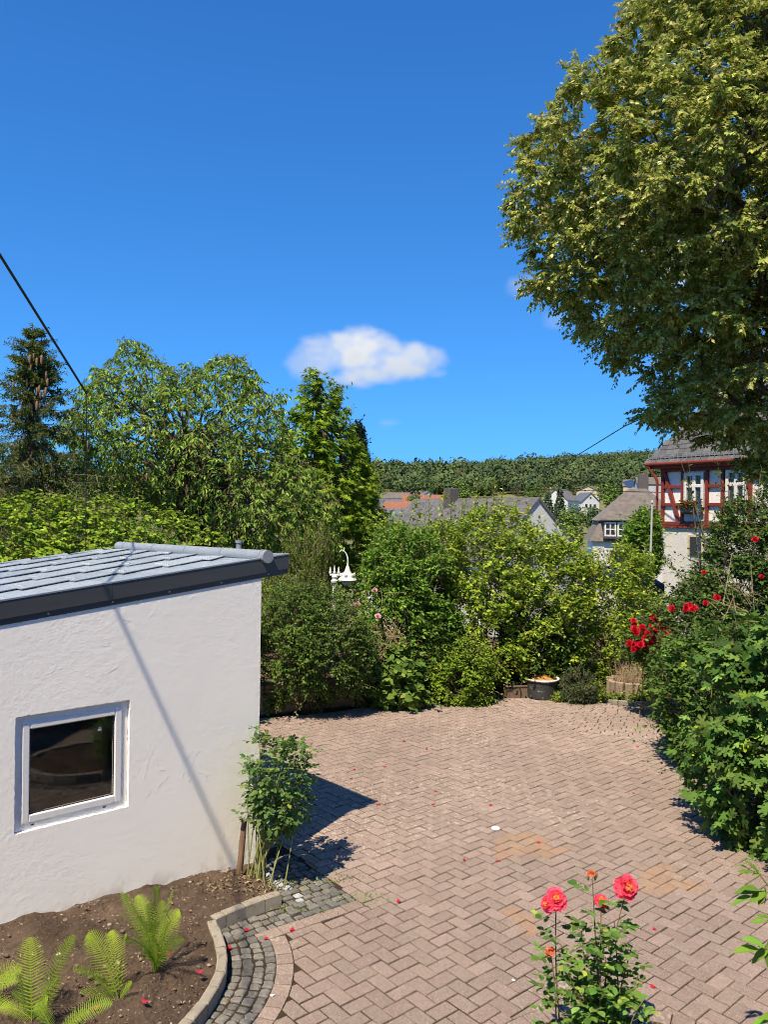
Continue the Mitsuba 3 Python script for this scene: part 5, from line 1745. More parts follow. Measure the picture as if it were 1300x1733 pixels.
bush('forsythia_shrub', 'airy yellow-green shrub left of the red roses', 'shrub', [(955, 1160), (948, 1080), (968, 1000), (990, 950), (1020, 925), (1060, 918), (1092, 935), (1115, 985), (1135, 1040), (1125, 1100), (1085, 1140), (1020, 1165)], 13.6, 1.0, 1900, .36, 9, .062, 'mid', YG, seed=116, up=.9, out=.5, outw=.4, ldroop=.05, shell=.6,
     shoots=((1040, 970, 1044, 918, 16), (1068, 970, 1078, 922, 16), (1020, 980, 1012, 934, 14), (985, 990, 978, 940, 14), (1095, 985, 1108, 940, 14)))
bush('lavender_bush', 'small grey-green bushy plant right of the mortar tub', 'plant', [(944, 1186), (948, 1150), (968, 1130), (992, 1128), (1010, 1150), (1012, 1186), (980, 1192)], 12.0, .35, 620, .16, 12, .03, 'slim', [((.13, .19, .08), 1), ((.09, .14, .06), 1)], seed=117, up=1.0, out=.6, outw=.4, nlimb=14, limb_r=.006)
bush('ground_cover', 'bright low ground cover round the palisade planter', 'ground cover', [(928, 1186), (935, 1168), (965, 1172), (1000, 1160), (1020, 1150), (1030, 1170), (1060, 1177), (1090, 1170), (1098, 1148), (1120, 1146), (1125, 1182), (1060, 1178), (1005, 1178)], 12.05, .4, 900, .12, 7, 0.035, 'hmid', [((.25, .37, .055), 1), ((.35, .43, .08), .6), ((.13, .21, .035), .5)], seed=118, nlimb=0, kind='stuff')
bush('rear_shrub', 'green shrub behind the pole in front of the mansard roofed house', 'tree', [(1052, 985), (1056, 930), (1062, 892), (1078, 862), (1096, 856), (1108, 866), (1113, 900), (1114, 960), (1112, 1010), (1052, 1010)], 26, 1.4, 1700, .45, 9, .1, 'mid', MG, seed=119, up=.5, out=.8, outw=.6, nlimb=50, limb_r=.03)
bush('viburnum_shrub', 'tall dark shrub with red roses in front of the half-timbered house', 'shrub', [(1108, 1130), (1112, 1050), (1130, 1010), (1165, 988), (1195, 950), (1212, 905), (1228, 868), (1250, 838), (1290, 830), (1340, 830), (1420, 880), (1440, 1010), (1420, 1110), (1300, 1150), (1180, 1150)], 10.2, 1.3, 5200, .3, 10, .056, 'mid', DG, 'leaf_gloss',
     seed=120, up=.6, out=.7, outw=.6, shell=.65, nlimb=80, shoots=((1185, 960, 1166, 780, 18), (1200, 930, 1150, 770, 12), (1240, 900, 1214, 778, 22), (1230, 900, 1236, 800, 16), (1165, 990, 1122, 940, 12), (1195, 930, 1178, 850, 14), (1260, 870, 1262, 800, 16), (1280, 860, 1290, 790, 16)))
bush('laurel_shrub', 'dense shrub of small oval leaves at the right edge of the paving', 'shrub', [(1108, 1130), (1122, 1090), (1170, 1060), (1240, 1050), (1330, 1060), (1330, 1280), (1220, 1345), (1160, 1318), (1140, 1270), (1122, 1220), (1112, 1180)], 8.9, .9, 2200, .26, 9, .062, 'mid', [((.105, .20, .04), 1), ((.16, .27, .05), .7), ((.07, .135, .03), .7)], 'leaf_gloss',
     seed=121, up=.5, out=.8, outw=.7, single=120)
bush('fig_bush', 'large fig bush with lobed leaves spreading over the paving at the right', 'shrub', [(1165, 1300), (1172, 1215), (1185, 1130), (1215, 1072), (1260, 1035), (1340, 1020), (1480, 1060), (1560, 1250), (1540, 1450), (1400, 1500), (1320, 1490), (1268, 1450), (1225, 1400), (1182, 1350)], 7.0, .95, 1150, .32, 6, .118, 'fig', [((.105, .205, .045), 1.0), ((.16, .28, .065), .7), ((.065, .135, .035), .7), ((.30, .43, .05), .14)], 'leaf_gloss',
     seed=122, up=.5, out=.8, rnd=.5, droop=.1, ldroop=.35, outw=.6, spiral=True, front=.8, shell=.7, single=300, nlimb=45, limb_r=.016, twig_r=.004, fringe=.02)


# ------------------------------------------------------------------ roses
def rosette(c, R, up, seed, cols, rings=5):
    """An open rose: cupped, ruffled petals in rings; returns one mesh with vertex colours."""
    rg = np.random.default_rng(seed)
    up = unit(up)
    a = unit(np.cross(up, [.3, .9, .1])); b = np.cross(up, a)
    V, F, C, o = [], [], [], 0
    NU, NM = 5, 5
    for k in range(rings):
        x = k / max(rings - 1, 1)
        n = int(5 + 5 * x + .5)
        tilt = math.radians(88 - 66 * x ** 1.2)
        for s in range(n):
            t = (s + .5 * (k % 2)) * 6.283 / n + rg.normal() * .22
            d = math.cos(t) * a + math.sin(t) * b
            w = np.cross(up, d)
            ti = tilt + rg.normal() * .16
            base_ = c + d * R * .22 * x - up * R * .34 * x
            ax = d * math.cos(ti) + up * math.sin(ti)
            nn = -d * math.sin(ti) + up * math.cos(ti)
            ln = R * (.52 + .30 * x) * rg.uniform(.85, 1.12)
            pw_ = ln * rg.uniform(.46, .6)
            ph = rg.random() * 6.28
            g = []
            for iu, (u_, wd) in enumerate(((0, .22), (.3, .72), (.6, 1.0), (.85, .92), (1.0, .55))):
                for im in range(NM):
                    m = im / (NM - 1) * 2 - 1
                    curl = .20 * m * m * u_ + (.10 - .34 * x) * u_ ** 2.5 + .07 * u_ * math.sin(ph + m * 4.2 + iu)
                    g.append(base_ + ax * ln * (u_ - .10 * m * m * (u_ > .9)) + w * pw_ * wd * m + nn * ln * curl)
            V.append(np.array(g))
            f = []
            for r_ in range(NU - 1):
                for m in range(NM - 1):
                    q = r_ * NM + m
                    f += [[q, q + 1, q + NM + 1], [q, q + NM + 1, q + NM]]
            F.append(np.array(f) + o); o += NU * NM
            ci = min(int(k * len(cols) / rings + rg.normal() * .5), len(cols) - 1)
            col = np.array(cols[max(ci, 0)]) * np.exp(rg.normal() * .12)
            C.append(np.repeat(col[None], NU * NM, 0))
    return (np.vstack(V), np.vstack(F)), np.vstack(C)


# clusters of red roses on the climbing shrub and the shrub beside the planter
def rose_blooms(key, spots, Y, R, cols, seed=1):
    for n_, (x, y) in enumerate(spots):
        p = at(x, y, Y + .12 * math.sin(n_ * 5.3))
        m, c = rosette(p, R * (.75 + .45 * ((n_ * 37) % 10) / 10), np.array([-.25, -.85, .55]) + .4 * np.array([math.sin(n_ * 2.1), 0, math.cos(n_ * 1.7)]), seed * 100 + n_, cols, 5)
        put(f'{key}|bloom', m, 'leaf_soft', color=c)


RED = [(.50, .010, .02), (.64, .016, .035), (.74, .03, .06)]
RB_KEY = bush('red_rose_bush', 'rose bush carrying a dense spray of red blooms left of the fig bush', 'rose', [(1050, 1108), (1058, 1078), (1085, 1052), (1120, 1048), (1148, 1066), (1158, 1110), (1140, 1140), (1108, 1128)], 11.0, .5, 520, .22, 8, .05, 'mid', DG, 'leaf_gloss', seed=130, up=.6, out=.7,
              base=np.array([*at(1105, 1180, 11.3)[:2], 0]), nlimb=18, limb_r=.007, stem_mat='twig_green')
rose_blooms(RB_KEY, [(1074, 1056), (1075, 1064), (1077, 1070), (1073, 1050), (1107, 1045), (1066, 1088), (1074, 1091), (1081, 1088), (1085, 1090), (1073, 1098), (1095, 1092), (1098, 1084), (1097, 1072), (1102, 1088), (1108, 1082), (1112, 1062), (1118, 1058), (1120, 1068), (1116, 1075), (1128, 1072), (1125, 1082), (1132, 1080), (1138, 1076), (1140, 1085), (1130, 1090), (1122, 1076), (1110, 1070), (1136, 1090), (1088, 1063), (1127, 1064), (1104, 1058), (1093, 1080), (1078, 1096), (1133, 1068), (1107, 1128)], 10.55, .05, RED, 2)
rose_blooms(KEYS['viburnum_shrub'], [(1192, 968), (1138, 1029), (1162, 1026), (1169, 1023), (1172, 1031), (1161, 1032), (1195, 1020), (1215, 1010), (1279, 912), (1266, 1050), (1290, 975), (1176, 1028)], 9.1, .038, RED, 3)
PINK = [(.68, .30, .42), (.78, .44, .53), (.85, .58, .64)]
rose_blooms(KEYS['rambling_shrub'], [(595, 1026), (600, 1025), (605, 1023), (598, 1031), (640, 1042), (634, 999), (639, 1043)], 11.5, .045, PINK, 4)


def rose_leafset(rg, nodes, outs, size):
    """Compound rose leaves of five leaflets at the given stem nodes."""
    fs = []
    st = []
    for p, d in zip(nodes, outs):
        l = size * rg.uniform(1.7, 2.6)
        d = unit(d)
        sd = unit(np.cross(d, [0, 0, 1.0]) + 1e-6)
        up = np.cross(sd, d)
        st.append((p, p + d * l - np.array([0, 0, .15 * l])))
        P, LD = [], []
        for u_, s in ((.45, 1), (.45, -1), (.8, 1), (.8, -1), (1.0, 0)):
            P.append(p + d * l * u_ - np.array([0, 0, .15 * l * u_]))
            LD.append(unit(d * (.45 if s else 1) + sd * s * .95 + rg.normal(size=3) * .18 - np.array([0, 0, .2])))
        P, LD = np.array(P), np.array(LD)
        nn = up + rg.normal(size=(5, 3)) * .28 + [0, 0, .6]
        side = unit(np.cross(nn, LD))
        fs.append((P, LD, side, np.cross(LD, side), size * rg.uniform(.75, 1.2, 5) * np.array([.85, .85, 1, 1, 1.15]), np.zeros(5)))
    return join_frames(fs), st


def foreground_rose():
    rg = np.random.default_rng(31)
    key = thing('rose_plant', 'slender rose plant with coral pink blooms in the round bed in front', 'rose')
    Y = 4.0
    b = np.array([*at(1012, 1733, Y)[:2], .05])
    tips = [(942, 1528, 0), (1060, 1512, 0), (1003, 1484, 0), (1018, 1535, 0), (932, 1612, 0), (1082, 1648, 0), (1040, 1560, 1), (985, 1575, 1), (962, 1650, 1), (1070, 1600, 1), (1000, 1640, 1), (1025, 1620, 1), (1050, 1660, 1), (950, 1705, 1), (1092, 1690, 1), (1010, 1600, 1), (1035, 1680, 1), (985, 1680, 1)]
    nodes, outs, st = [], [], []
    for n_, (x, y, kind) in enumerate(tips):
        yy = Y + rg.uniform(-.16, .16) * (1 if kind else .5)
        e = at(x, y, yy)
        s = b + np.array([rg.normal() * .06, rg.normal() * .06, 0])
        if x < 960:
            s = s + [-.18, 0, 0]
        if x > 1075:
            s = s + [.16, 0, 0]
        mid = (s + e) / 2 + [rg.normal() * .03, rg.normal() * .03, .04]
        t = np.linspace(0, 1, 9)[:, None]
        c_ = (1 - t) ** 2 * s + 2 * t * (1 - t) * mid + t ** 2 * e
        put(f'{key}|stem', tube(c_, np.linspace(.0048, .0024, 9), 6), 'twig_green', smooth=True)
        m = int(np.linalg.norm(e - s) / .046)
        for q in range(m):
            u_ = .12 + .84 * (q + rg.random() * .5) / m
            if not kind and u_ > .90:
                continue
            p = (1 - u_) ** 2 * s + 2 * u_ * (1 - u_) * mid + u_ ** 2 * e
            ph = q * 2.4 + rg.random()
            nodes.append(p); outs.append(np.array([math.cos(ph), math.sin(ph), .35]))
    fr, st = rose_leafset(rg, nodes, outs, .046)
    put_leaves(key, fr, 'heart2', pick_colors(rg, len(fr[0]), [((.13, .26, .055), 1), ((.19, .33, .075), .8), ((.085, .18, .04), .6), ((.38, .48, .08), .12)], .15), 'leaf_gloss', single=300)
    put(f'{key}|leaf_stalk', sticks(np.array([a for a, _ in st]), np.array([b_ for _, b_ in st]), .0013, .0008, 3), 'twig_green', stuff=True)
    CORAL = [(.95, .42, .14), (.93, .22, .15), (.92, .13, .17), (.90, .10, .20), (.93, .16, .27), (.92, .12, .22)]
    for x, y, R, upv in ((942, 1521, .056, (-.1, -.7, .7)), (926, 1530, .042, (-.7, -.6, .3)), (1062, 1502, .062, (.1, -.85, .5)), (1018, 1524, .038, (-.1, -.5, .8))):
        m, c_ = rosette(at(x, y, Y), R, np.array(upv), int(x), CORAL, 7)
        put(f'{key}|bloom', m, 'leaf_soft', color=c_)
    for x, y, R in ((1002, 1477, .017), (932, 1608, .02), (929, 1614, .012)):
        m, c_ = rosette(at(x, y, Y), R * 1.4, np.array([0, -.2, 1.0]), int(x), [(.80, .30, .10), (.75, .18, .10)], 3)
        v, f = m
        put(f'{key}|bud', (v, f), 'leaf_soft', color=c_)
    for x, y in ((1008, 1484), (1010, 1480), (996, 1484), (943, 1534), (1060, 1514), (1018, 1534), (932, 1617)):
        p = at(x, y, Y)
        put(f'{key}|sepal', revolve([(0, -.02), (.005, -.015), (.008, -.004), (.006, .006), (0, .008)], 8, p), 'twig_green', smooth=60)
    return b


TM['heart2'] = (np.array([(0, 0, 0), (.22, .30, .04), (.62, .33, .05), (1, 0, -.1), (.62, -.33, .05), (.22, -.30, .04), (.3, 0, -.01), (.7, 0, -.03)], float), TM['oval'][1])
foreground_rose()


def corner_rose():
    rg = np.random.default_rng(32)
    key = thing('rose_bush', 'rose bush without blooms on bare green stems at the right corner of the shed', 'rose')
    Y = 6.0
    b = gnd(437, 1500, .03)
    b = np.array([b[0], b[1], .03])
    nodes, outs = [], []
    poly = [(430, 1310), (432, 1266), (448, 1256), (478, 1264), (503, 1260), (518, 1280), (516, 1335), (506, 1375), (478, 1392), (452, 1378), (440, 1345)]
    pts, on, P = crown(rg, poly, Y + .02, 300, .26, .7, .6)
    stems = pts[rg.choice(300, 18, replace=False)]
    extra = np.array([at(438, 1212, 6.0), at(424, 1290, 5.9), at(418, 1350, 5.85), at(530, 1265, 6.1)])
    for e in np.vstack([stems, extra]):
        s = b + np.array([rg.normal() * .07, rg.normal() * .05, 0])
        mid = np.array([s[0] * .5 + e[0] * .5 + rg.normal() * .03, s[1] * .6 + e[1] * .4, s[2] * .35 + e[2] * .65])
        t = np.linspace(0, 1, 9)[:, None]
        put(f'{key}|stem', tube((1 - t) ** 2 * s + 2 * t * (1 - t) * mid + t ** 2 * e, np.linspace(.006, .0025, 9), 6), 'cane_green', smooth=True)
        for q in range(9):
            u_ = .55 + .45 * (q + rg.random()) / 9
            nodes.append((1 - u_) ** 2 * s + 2 * u_ * (1 - u_) * mid + u_ ** 2 * e)
            ph = q * 2.4
            outs.append(np.array([math.cos(ph), math.sin(ph), .3]))
    for p, o_ in zip(pts, on):
        nodes.append(p); outs.append(o_ + rg.normal(size=3) * .4)
    fr, st = rose_leafset(rg, nodes, outs, .040)
    put_leaves(key, fr, 'heart2', pick_colors(rg, len(fr[0]), [((.13, .24, .07), 1), ((.18, .30, .09), .7), ((.09, .17, .05), .7), ((.34, .46, .08), .12)], .15), 'leaf_soft', single=260)
    put(f'{key}|leaf_stalk', sticks(np.array([a for a, _ in st]), np.array([c for _, c in st]), .0014, .0008, 3), 'cane_green', stuff=True)


plain('cane_green', (.24, .26, .09), .6, .3)
corner_rose()
k = thing('wooden_stake', 'short rough wooden stake leaning beside the rose bush at the shed corner', 'stake')
s0, s1 = gnd(404, 1496, .02), at(413, 1389, gnd(404, 1496)[1] + .0)
tt = np.linspace(0, 1, 7)[:, None]
put(f'{k}|post', tube(s0 + (s1 - s0) * tt + np.random.default_rng(2).normal(size=(7, 3)) * .003, [.026, .025, .025, .023, .024, .022, .021], 9), 'stake_wood', smooth=50)
put(f'{k}|cut_top', tube([s1 + [0, 0, -.002], s1 + [.0, 0, .003]], .0195, 9), 'cut_wood')

# elder branch from the right edge


def elder():
    rg = np.random.default_rng(33)
    key = thing('elder_bush', 'fresh green elder bush whose leaf sprigs reach in at the lower right edge', 'shrub')
    Y = 3.6
    b = np.array([2.75, 3.2, 0])
    specs = [((1342, 1560), (1285, 1478), 3.9, [(1250, 1462), (1258, 1452), (1268, 1458), (1280, 1466), (1262, 1474), (1276, 1480), (1252, 1474)], .06),
             ((1345, 1535), (1296, 1508), 3.8, [(1238, 1528), (1246, 1508), (1256, 1500), (1270, 1525), (1284, 1530), (1300, 1530)], .105),
             ((1350, 1560), (1310, 1558), 3.7, [(1274, 1558), (1284, 1546), (1300, 1560)], .08),
             ((1360, 1600), (1300, 1606), 3.5, [(1244, 1606), (1262, 1584), (1272, 1628), (1298, 1590), (1304, 1640)], .125),
             ((1360, 1720), (1320, 1722), 3.4, [(1274, 1730), (1290, 1720)], .09)]
    allf = []
    for (x0, y0), (x1, y1), yy, tips, sz in specs:
        p0, p1 = at(x0, y0, yy + .05), at(x1, y1, yy)
        root = np.array([3.25, 3.05, .45])
        q_ = np.array([(root * (1 - t_) ** 2 + 2 * t_ * (1 - t_) * (root * .35 + p0 * .65 + [.05, 0, .22]) + p0 * t_ ** 2) for t_ in np.linspace(0, 1, 7)])
        put(f'{key}|twig', tube(np.vstack([q_[:-1], p0, (p0 + p1) / 2 + [0, 0, .01], p1]), np.linspace(.009, .003, 9), 6), 'cane_green', smooth=True)
        for x, y in tips:
            e = at(x, y, yy - rg.uniform(0, .06))
            d = e - p1
            ln = max(np.linalg.norm(d), sz * .8)
            ld = unit(d)
            nn = np.array([0, -.35, 1.0]) + rg.normal(size=3) * .3
            side = unit(np.cross(nn, ld))
            st = e - ld * min(ln, sz)
            allf.append((st[None], ld[None], side[None], np.cross(ld, side)[None], np.array([min(ln, sz) * 1.05]), np.zeros(1)))
            put(f'{key}|twig', tube([p1, (p1 + st) / 2, st], .0015, 4), 'cane_green')
    fr = join_frames(allf)
    cols = pick_colors(rg, len(fr[0]), [((.17, .33, .05), 1), ((.22, .39, .06), 1)], .12)
    put_leaves(key, fr, 'lance2', cols, 'leaf_gloss', single=len(fr[0]), smooth=False) if False else None
    for i_ in range(len(fr[0])):
        m, c_ = leaf_mesh(tuple(x[i_:i_ + 1] for x in fr), 'lance2', cols[i_:i_ + 1])
        put(f'{key}|leaf', m, 'leaf_gloss', color=c_, smooth=True)
    # the bush itself, just outside the picture
    n = 900
    c0_ = np.array([3.35, 3.0, .85])
    u = unit(rg.normal(size=(n, 3)))
    pts = c0_ + u * [.85, 1.1, .8] * rg.uniform(.55, 1.0, (n, 1))
    pts = pts[(pts[:, 0] > pts[:, 1] * .545 + .2) & (pts[:, 2] > .05)]
    D = unit(pts - c0_ + rg.normal(size=pts.shape) * .4)
    f2 = frames(rg, pts, D, np.full(len(pts), .25), 7, .10, droop=.2, ldroop=.25)
    put_leaves(key, f2, 'mid', pick_colors(rg, len(f2[0]), MG), 'leaf_gloss')
    put(f'{key}|stem', bent(np.repeat(b[None] + [.5, -.2, 0], 30, 0), pts[rg.choice(len(pts), 30, replace=False)], .014, .004, .1, 4, rng), 'bark', stuff=True)


def _lance2():
    t = np.linspace(0, 1, 9)
    w = .21 * np.sin(np.pi * np.clip(t, 0, 1) ** .8) ** .8 * (1 - .25 * t)
    w[-1] = 0
    w[0] = .01
    V, F = [], []
    for u_, ww in zip(t, w):
        for m in (-1, 0, 1):
            V.append((u_, m * ww, .06 * abs(m) * ww / .2 - .16 * u_ ** 2 - (.015 if m == 0 else 0)))
    for r_ in range(8):
        for m in range(2):
            q = r_ * 3 + m
            F += [[q, q + 4, q + 1], [q, q + 3, q + 4]]
    return np.array(V, float), np.array(F)


TM['lance2'] = _lance2()
elder()


# ------------------------------------------------------------------ ferns
def frond(rg, b, e, wid, face, bow=.22):
    """One pinnate fern frond from b to its tip e: an arching midrib with toothed pinnae on both sides."""
    n = 30
    t = np.linspace(0, 1, n)[:, None]
    L = np.linalg.norm(e - b)
    ctl = b * .45 + e * .55 + np.array([0, 0, bow * L])
    c = (1 - t) ** 2 * b + 2 * t * (1 - t) * ctl + t ** 2 * e
    t = t[:, 0]
    tg = unit(np.gradient(c, axis=0))
    sd = unit(np.cross(tg, face))
    nm = np.cross(sd, tg)
    V, F, o = [], [], 0
    prof = np.sin(np.pi * (t * .88 + .10)) ** .7
    gap = L / n
    for i_ in range(3, n):
        for s in (-1, 1):
            ln = 1.1 * wid * prof[i_] * rg.uniform(.9, 1.08) + .004
            ax = unit(sd[i_] * s + tg[i_] * .40 + nm[i_] * rg.uniform(.05, .25))
            w = gap * .56
            k = 6
            pts = []
            for m in range(k + 1):
                u_ = m / k
                cpt = c[i_] + ax * ln * u_ + nm[i_] * (-.16 * ln * u_ ** 2)
                ww = w * (1 - u_ ** 1.8) * (1.0 if m % 2 == 0 else .66) + .0006
                pts += [cpt + tg[i_] * ww * .5, cpt - tg[i_] * ww * .5]
            V.append(np.array(pts))
            f = []
            for m in range(k):
                q = m * 2
                f += [[q, q + 1, q + 3], [q, q + 3, q + 2]]
            F.append(np.array(f) + o); o += len(pts)
    rib = tube(c, np.linspace(.003, .0008, n), 5)
    V.append(rib[0]); F.append(rib[1] + o)
    return np.vstack(V), np.vstack(F)


def fern(label, px, py, z, fronds, seed):
    rg = np.random.default_rng(seed)
    key = thing('fern', label, 'fern')
    b = gnd(px, py, z)
    for tx, ty, dep, wid in fronds:
        e = at(tx, ty, b[1] + dep)
        fc = unit(np.array([-.15, -.8, .5]) + rg.normal(size=3) * .5)
        bb = b + np.array([rg.normal(), rg.normal(), 0]) * .012
        v, f = frond(rg, bb, e, wid, fc, .12 + .20 * rg.random())
        col = np.array([(.38, .52, .06), (.31, .45, .05), (.21, .33, .04)][rg.integers(3)]) * np.exp(rg.normal() * .1)
        put(f'{key}|frond', (v, f), 'leaf_soft', color=np.repeat(col[None], len(v), 0))


fern('largest fern, fullest clump in the bed nearest the shed corner', 262, 1642, .12, [(205, 1512, .12, .065), (232, 1516, .2, .06), (265, 1502, .1, .06), (212, 1590, -.22, .05), (310, 1590, -.16, .055), (292, 1506, .15, .03), (303, 1543, -.02, .06), (200, 1545, -.05, .05), (236, 1550, -.1, .055), (250, 1530, .02, .055), (275, 1525, .05, .05), (240, 1612, -.2, .045), (270, 1612, -.18, .045), (222, 1530, .1, .05), (255, 1560, -.1, .05), (285, 1560, -.08, .05)], 41)
fern('upright fern with one broad frond in the middle of the bed', 200, 1692, .12, [(148, 1582, .02, .075), (188, 1576, .08, .06), (213, 1580, .1, .018), (124, 1640, -.06, .04), (136, 1678, -.1, .035), (222, 1662, 0, .02), (160, 1650, -.06, .04)], 42)
fern('fern with two tall spreading fronds at the lower left', 60, 1727, .14, [(50, 1588, .04, .085), (125, 1584, .0, .05), (30, 1650, .0, .05), (98, 1655, -.02, .045), (0, 1705, -.05, .05), (20, 1680, .05, .045), (80, 1690, -.05, .04)], 43)
fern('fern cut off by the left edge with a dark frond', -42, 1690, .16, [(34, 1642, 0, .06), (30, 1660, -.1, .05), (-20, 1600, .05, .06), (25, 1718, -.12, .05)], 44)
fern('low fern frond lying across the bottom edge beside a red petal', 92, 1760, .10, [(188, 1698, -.02, .05), (150, 1712, -.1, .035), (60, 1700, .05, .05)], 45)

# ------------------------------------------------------------------ small things on the ground
rg = np.random.default_rng(51)


def petal(p, s, col, tilt=.3):
    n = 9
    t = np.linspace(0, 2 * np.pi, n, endpoint=False)
    v = np.c_[np.cos(t) * s, np.sin(t) * s * .75, .25 * s * np.cos(2 * t) + .12 * s]
    v = np.vstack([[0, 0, 0], v])
    a = rg.random() * 6.28
    ca, sa = math.cos(a), math.sin(a)
    v = np.c_[v[:, 0] * ca - v[:, 1] * sa, v[:, 0] * sa + v[:, 1] * ca, v[:, 2]]
    f = np.array([(0, 1 + k, 1 + (k + 1) % n) for k in range(n)])
    return v + p + [0, 0, .006], f


for x, y in ((388, 1606), (450, 1590), (494, 1575), (417, 1576), (573, 1437), (675, 1527), (786, 1456), (843, 1458), (737, 1340), (830, 1363), (733, 1362), (594, 1318), (1073, 1343), (1108, 1574), (1106, 1671), (600, 1303), (912, 1427), (650, 1298), (1080, 1264), (1122, 1268), (722, 1268), (684, 1255), (640, 1362)):
    k_ = new_key('rose_petal')
    v, f = petal(gnd(x, y), .016 + .006 * rg.random(), None)
    scene[k_] = mikit.ply((v, f), 'leaf_soft', color=np.repeat([[.62, .035, .07]], len(v), 0))
    labels[k_] = {'label': 'red rose petal fallen on the paving', 'category': 'petal', 'group': 'petals on the paving'}
for x, y in ((289, 1620), (337, 1650), (161, 1711), (245, 1700)):
    k_ = new_key('soil_petal')
    v, f = petal(gnd(x, y, .125), .02, None)
    v[:, 2] += .012
    scene[k_] = mikit.ply((v, f), 'leaf_soft', color=np.repeat([[.66, .04, .10]], len(v), 0))
    labels[k_] = {'label': 'pink-red rose petal lying on the brown soil among the ferns', 'category': 'petal', 'group': 'petals on the soil'}
p = gnd(839, 1403)
put('white_lid', cat([revolve([(0, .004), (.030, .004), (.036, .009), (.040, .006), (.040, 0), (0, 0)], 24, p + [0, 0, .003])]), 'paint_white', smooth=40)
labels['white_lid'] = {'label': 'small white plastic lid lying on the paving', 'category': 'lid'}
for n_, (x, y, s) in enumerate(((460, 1686, .014), (870, 1661, .014))):
    k_ = new_key('paper_scrap')
    v, f = petal(gnd(x, y), s, None)
    scene[k_] = mikit.ply((v, f), 'paint_white')
    labels[k_] = {'label': ['white scrap on the curved paving border by the setts', 'white scrap on the paving left of the rose plant'][n_], 'category': 'scrap'}

# clods and stones on the soil, dry litter by the rose bush, dead branches
n = 700
P = []
while len(P) < n:
    q = rg.random((400, 2)) * [2.6, 2.8] + [-3.1, 3.6]
    q = q[shapely.contains_xy(bedpoly.buffer(-.05), q[:, 0], q[:, 1])]
    P += list(q)
P = np.array(P[:n])
hz = bed_h(P)
ico = trimesh.creation.icosphere(subdivisions=1)
V, F, C = [], [], []
for a, (xy, z) in enumerate(zip(P, hz)):
    s = .004 + .012 * rg.random() ** 3
    v = ico.vertices * (1 + .35 * (rg.random((len(ico.vertices), 1)) - .5)) * s * [1, rg.uniform(.6, 1), .7]
    V.append(v + [xy[0], xy[1], z + .004]); F.append(ico.faces + a * len(ico.vertices))
    c_ = np.array([(.17, .125, .09), (.13, .095, .07), (.36, .31, .25)][rg.choice(3, p=[.55, .37, .08])])
    C.append(np.repeat(c_[None] * np.exp(rg.normal() * .15), len(v), 0))
put('soil_clods', (np.vstack(V), np.vstack(F)), 'vcol', color=np.vstack(C))
labels['soil_clods'] = {'label': 'crumbs and pebbles scattered on the bed soil', 'category': 'clods', 'kind': 'stuff'}
n = 420
cen = gnd(405, 1500, .06)
P = cen + np.c_[rg.normal(size=n) * .13, rg.normal(size=n) * .10, np.zeros(n)]
P[:, 2] = np.where(shapely.contains_xy(bedpoly, P[:, 0], P[:, 1]), bed_h(P[:, :2]), .0) + rg.random(n) * .02 + .01
fr = frames(rg, P, rg.normal(size=(n, 3)) * [1, 1, .3], np.full(n, .02), 1, .035, nj=.8)
m, c_ = leaf_mesh(fr, 'lance', pick_colors(rg, n, [((.30, .22, .14), 1), ((.20, .14, .085), 1), ((.40, .33, .22), .4)]))
n2 = 500
P = []
while len(P) < n2:
    q = rg.random((400, 2)) * [2.6, 2.8] + [-3.1, 3.6]
    P += list(q[shapely.contains_xy(bedpoly.buffer(-.06), q[:, 0], q[:, 1])])
P = np.array(P[:n2])
P = np.c_[P, bed_h(P) + .012]
f2 = frames(rg, P, rg.normal(size=(n2, 3)) * [1, 1, .2], np.full(n2, .01), 1, .022, nj=.7)
m2, c2 = leaf_mesh(f2, 'slim', pick_colors(rg, n2, [((.34, .26, .17), 1), ((.22, .15, .09), 1), ((.48, .42, .30), .4)]))
m, c_ = cat([m, m2]), np.vstack([c_, c2])
put('leaf_litter', m, 'vcol', color=c_)
labels['leaf_litter'] = {'label': 'dry brown leaf litter scattered on the bed, thickest at the foot of the stake', 'category': 'litter', 'kind': 'stuff'}
key = thing('dead_branches', 'tangle of dry tan twigs between the green shrubs above the broad leaved plant', 'branches')
n = 240
c0_ = at(655, 1100, 11.75)
P = c0_ + rg.normal(size=(n, 3)) * [.14, .06, .24]
d = unit(rg.normal(size=(n, 3)) * [.6, .3, 1.0] - [0, 0, .3])
put(f'{key}|twig', cat([sticks(P, P + d * rg.uniform(.1, .35, (n, 1)), .0045, .002, 4)]), 'twig_dry', stuff=True)
key = thing('bare_canes', 'bare pale rose canes sticking out of the dark shrub at the right edge', 'branches')
n = 26
P = np.array([at(x, y, 9.3) for x, y in zip(rg.uniform(1225, 1310, n), rg.uniform(1010, 1070, n))])
d = unit(rg.normal(size=(n, 3)) * [.8, .4, .6] + [-.3, 0, .7])
put(f'{key}|cane', sticks(P, P + d * rg.uniform(.25, .6, (n, 1)), .006, .003, 5), 'twig_dry', stuff=True)

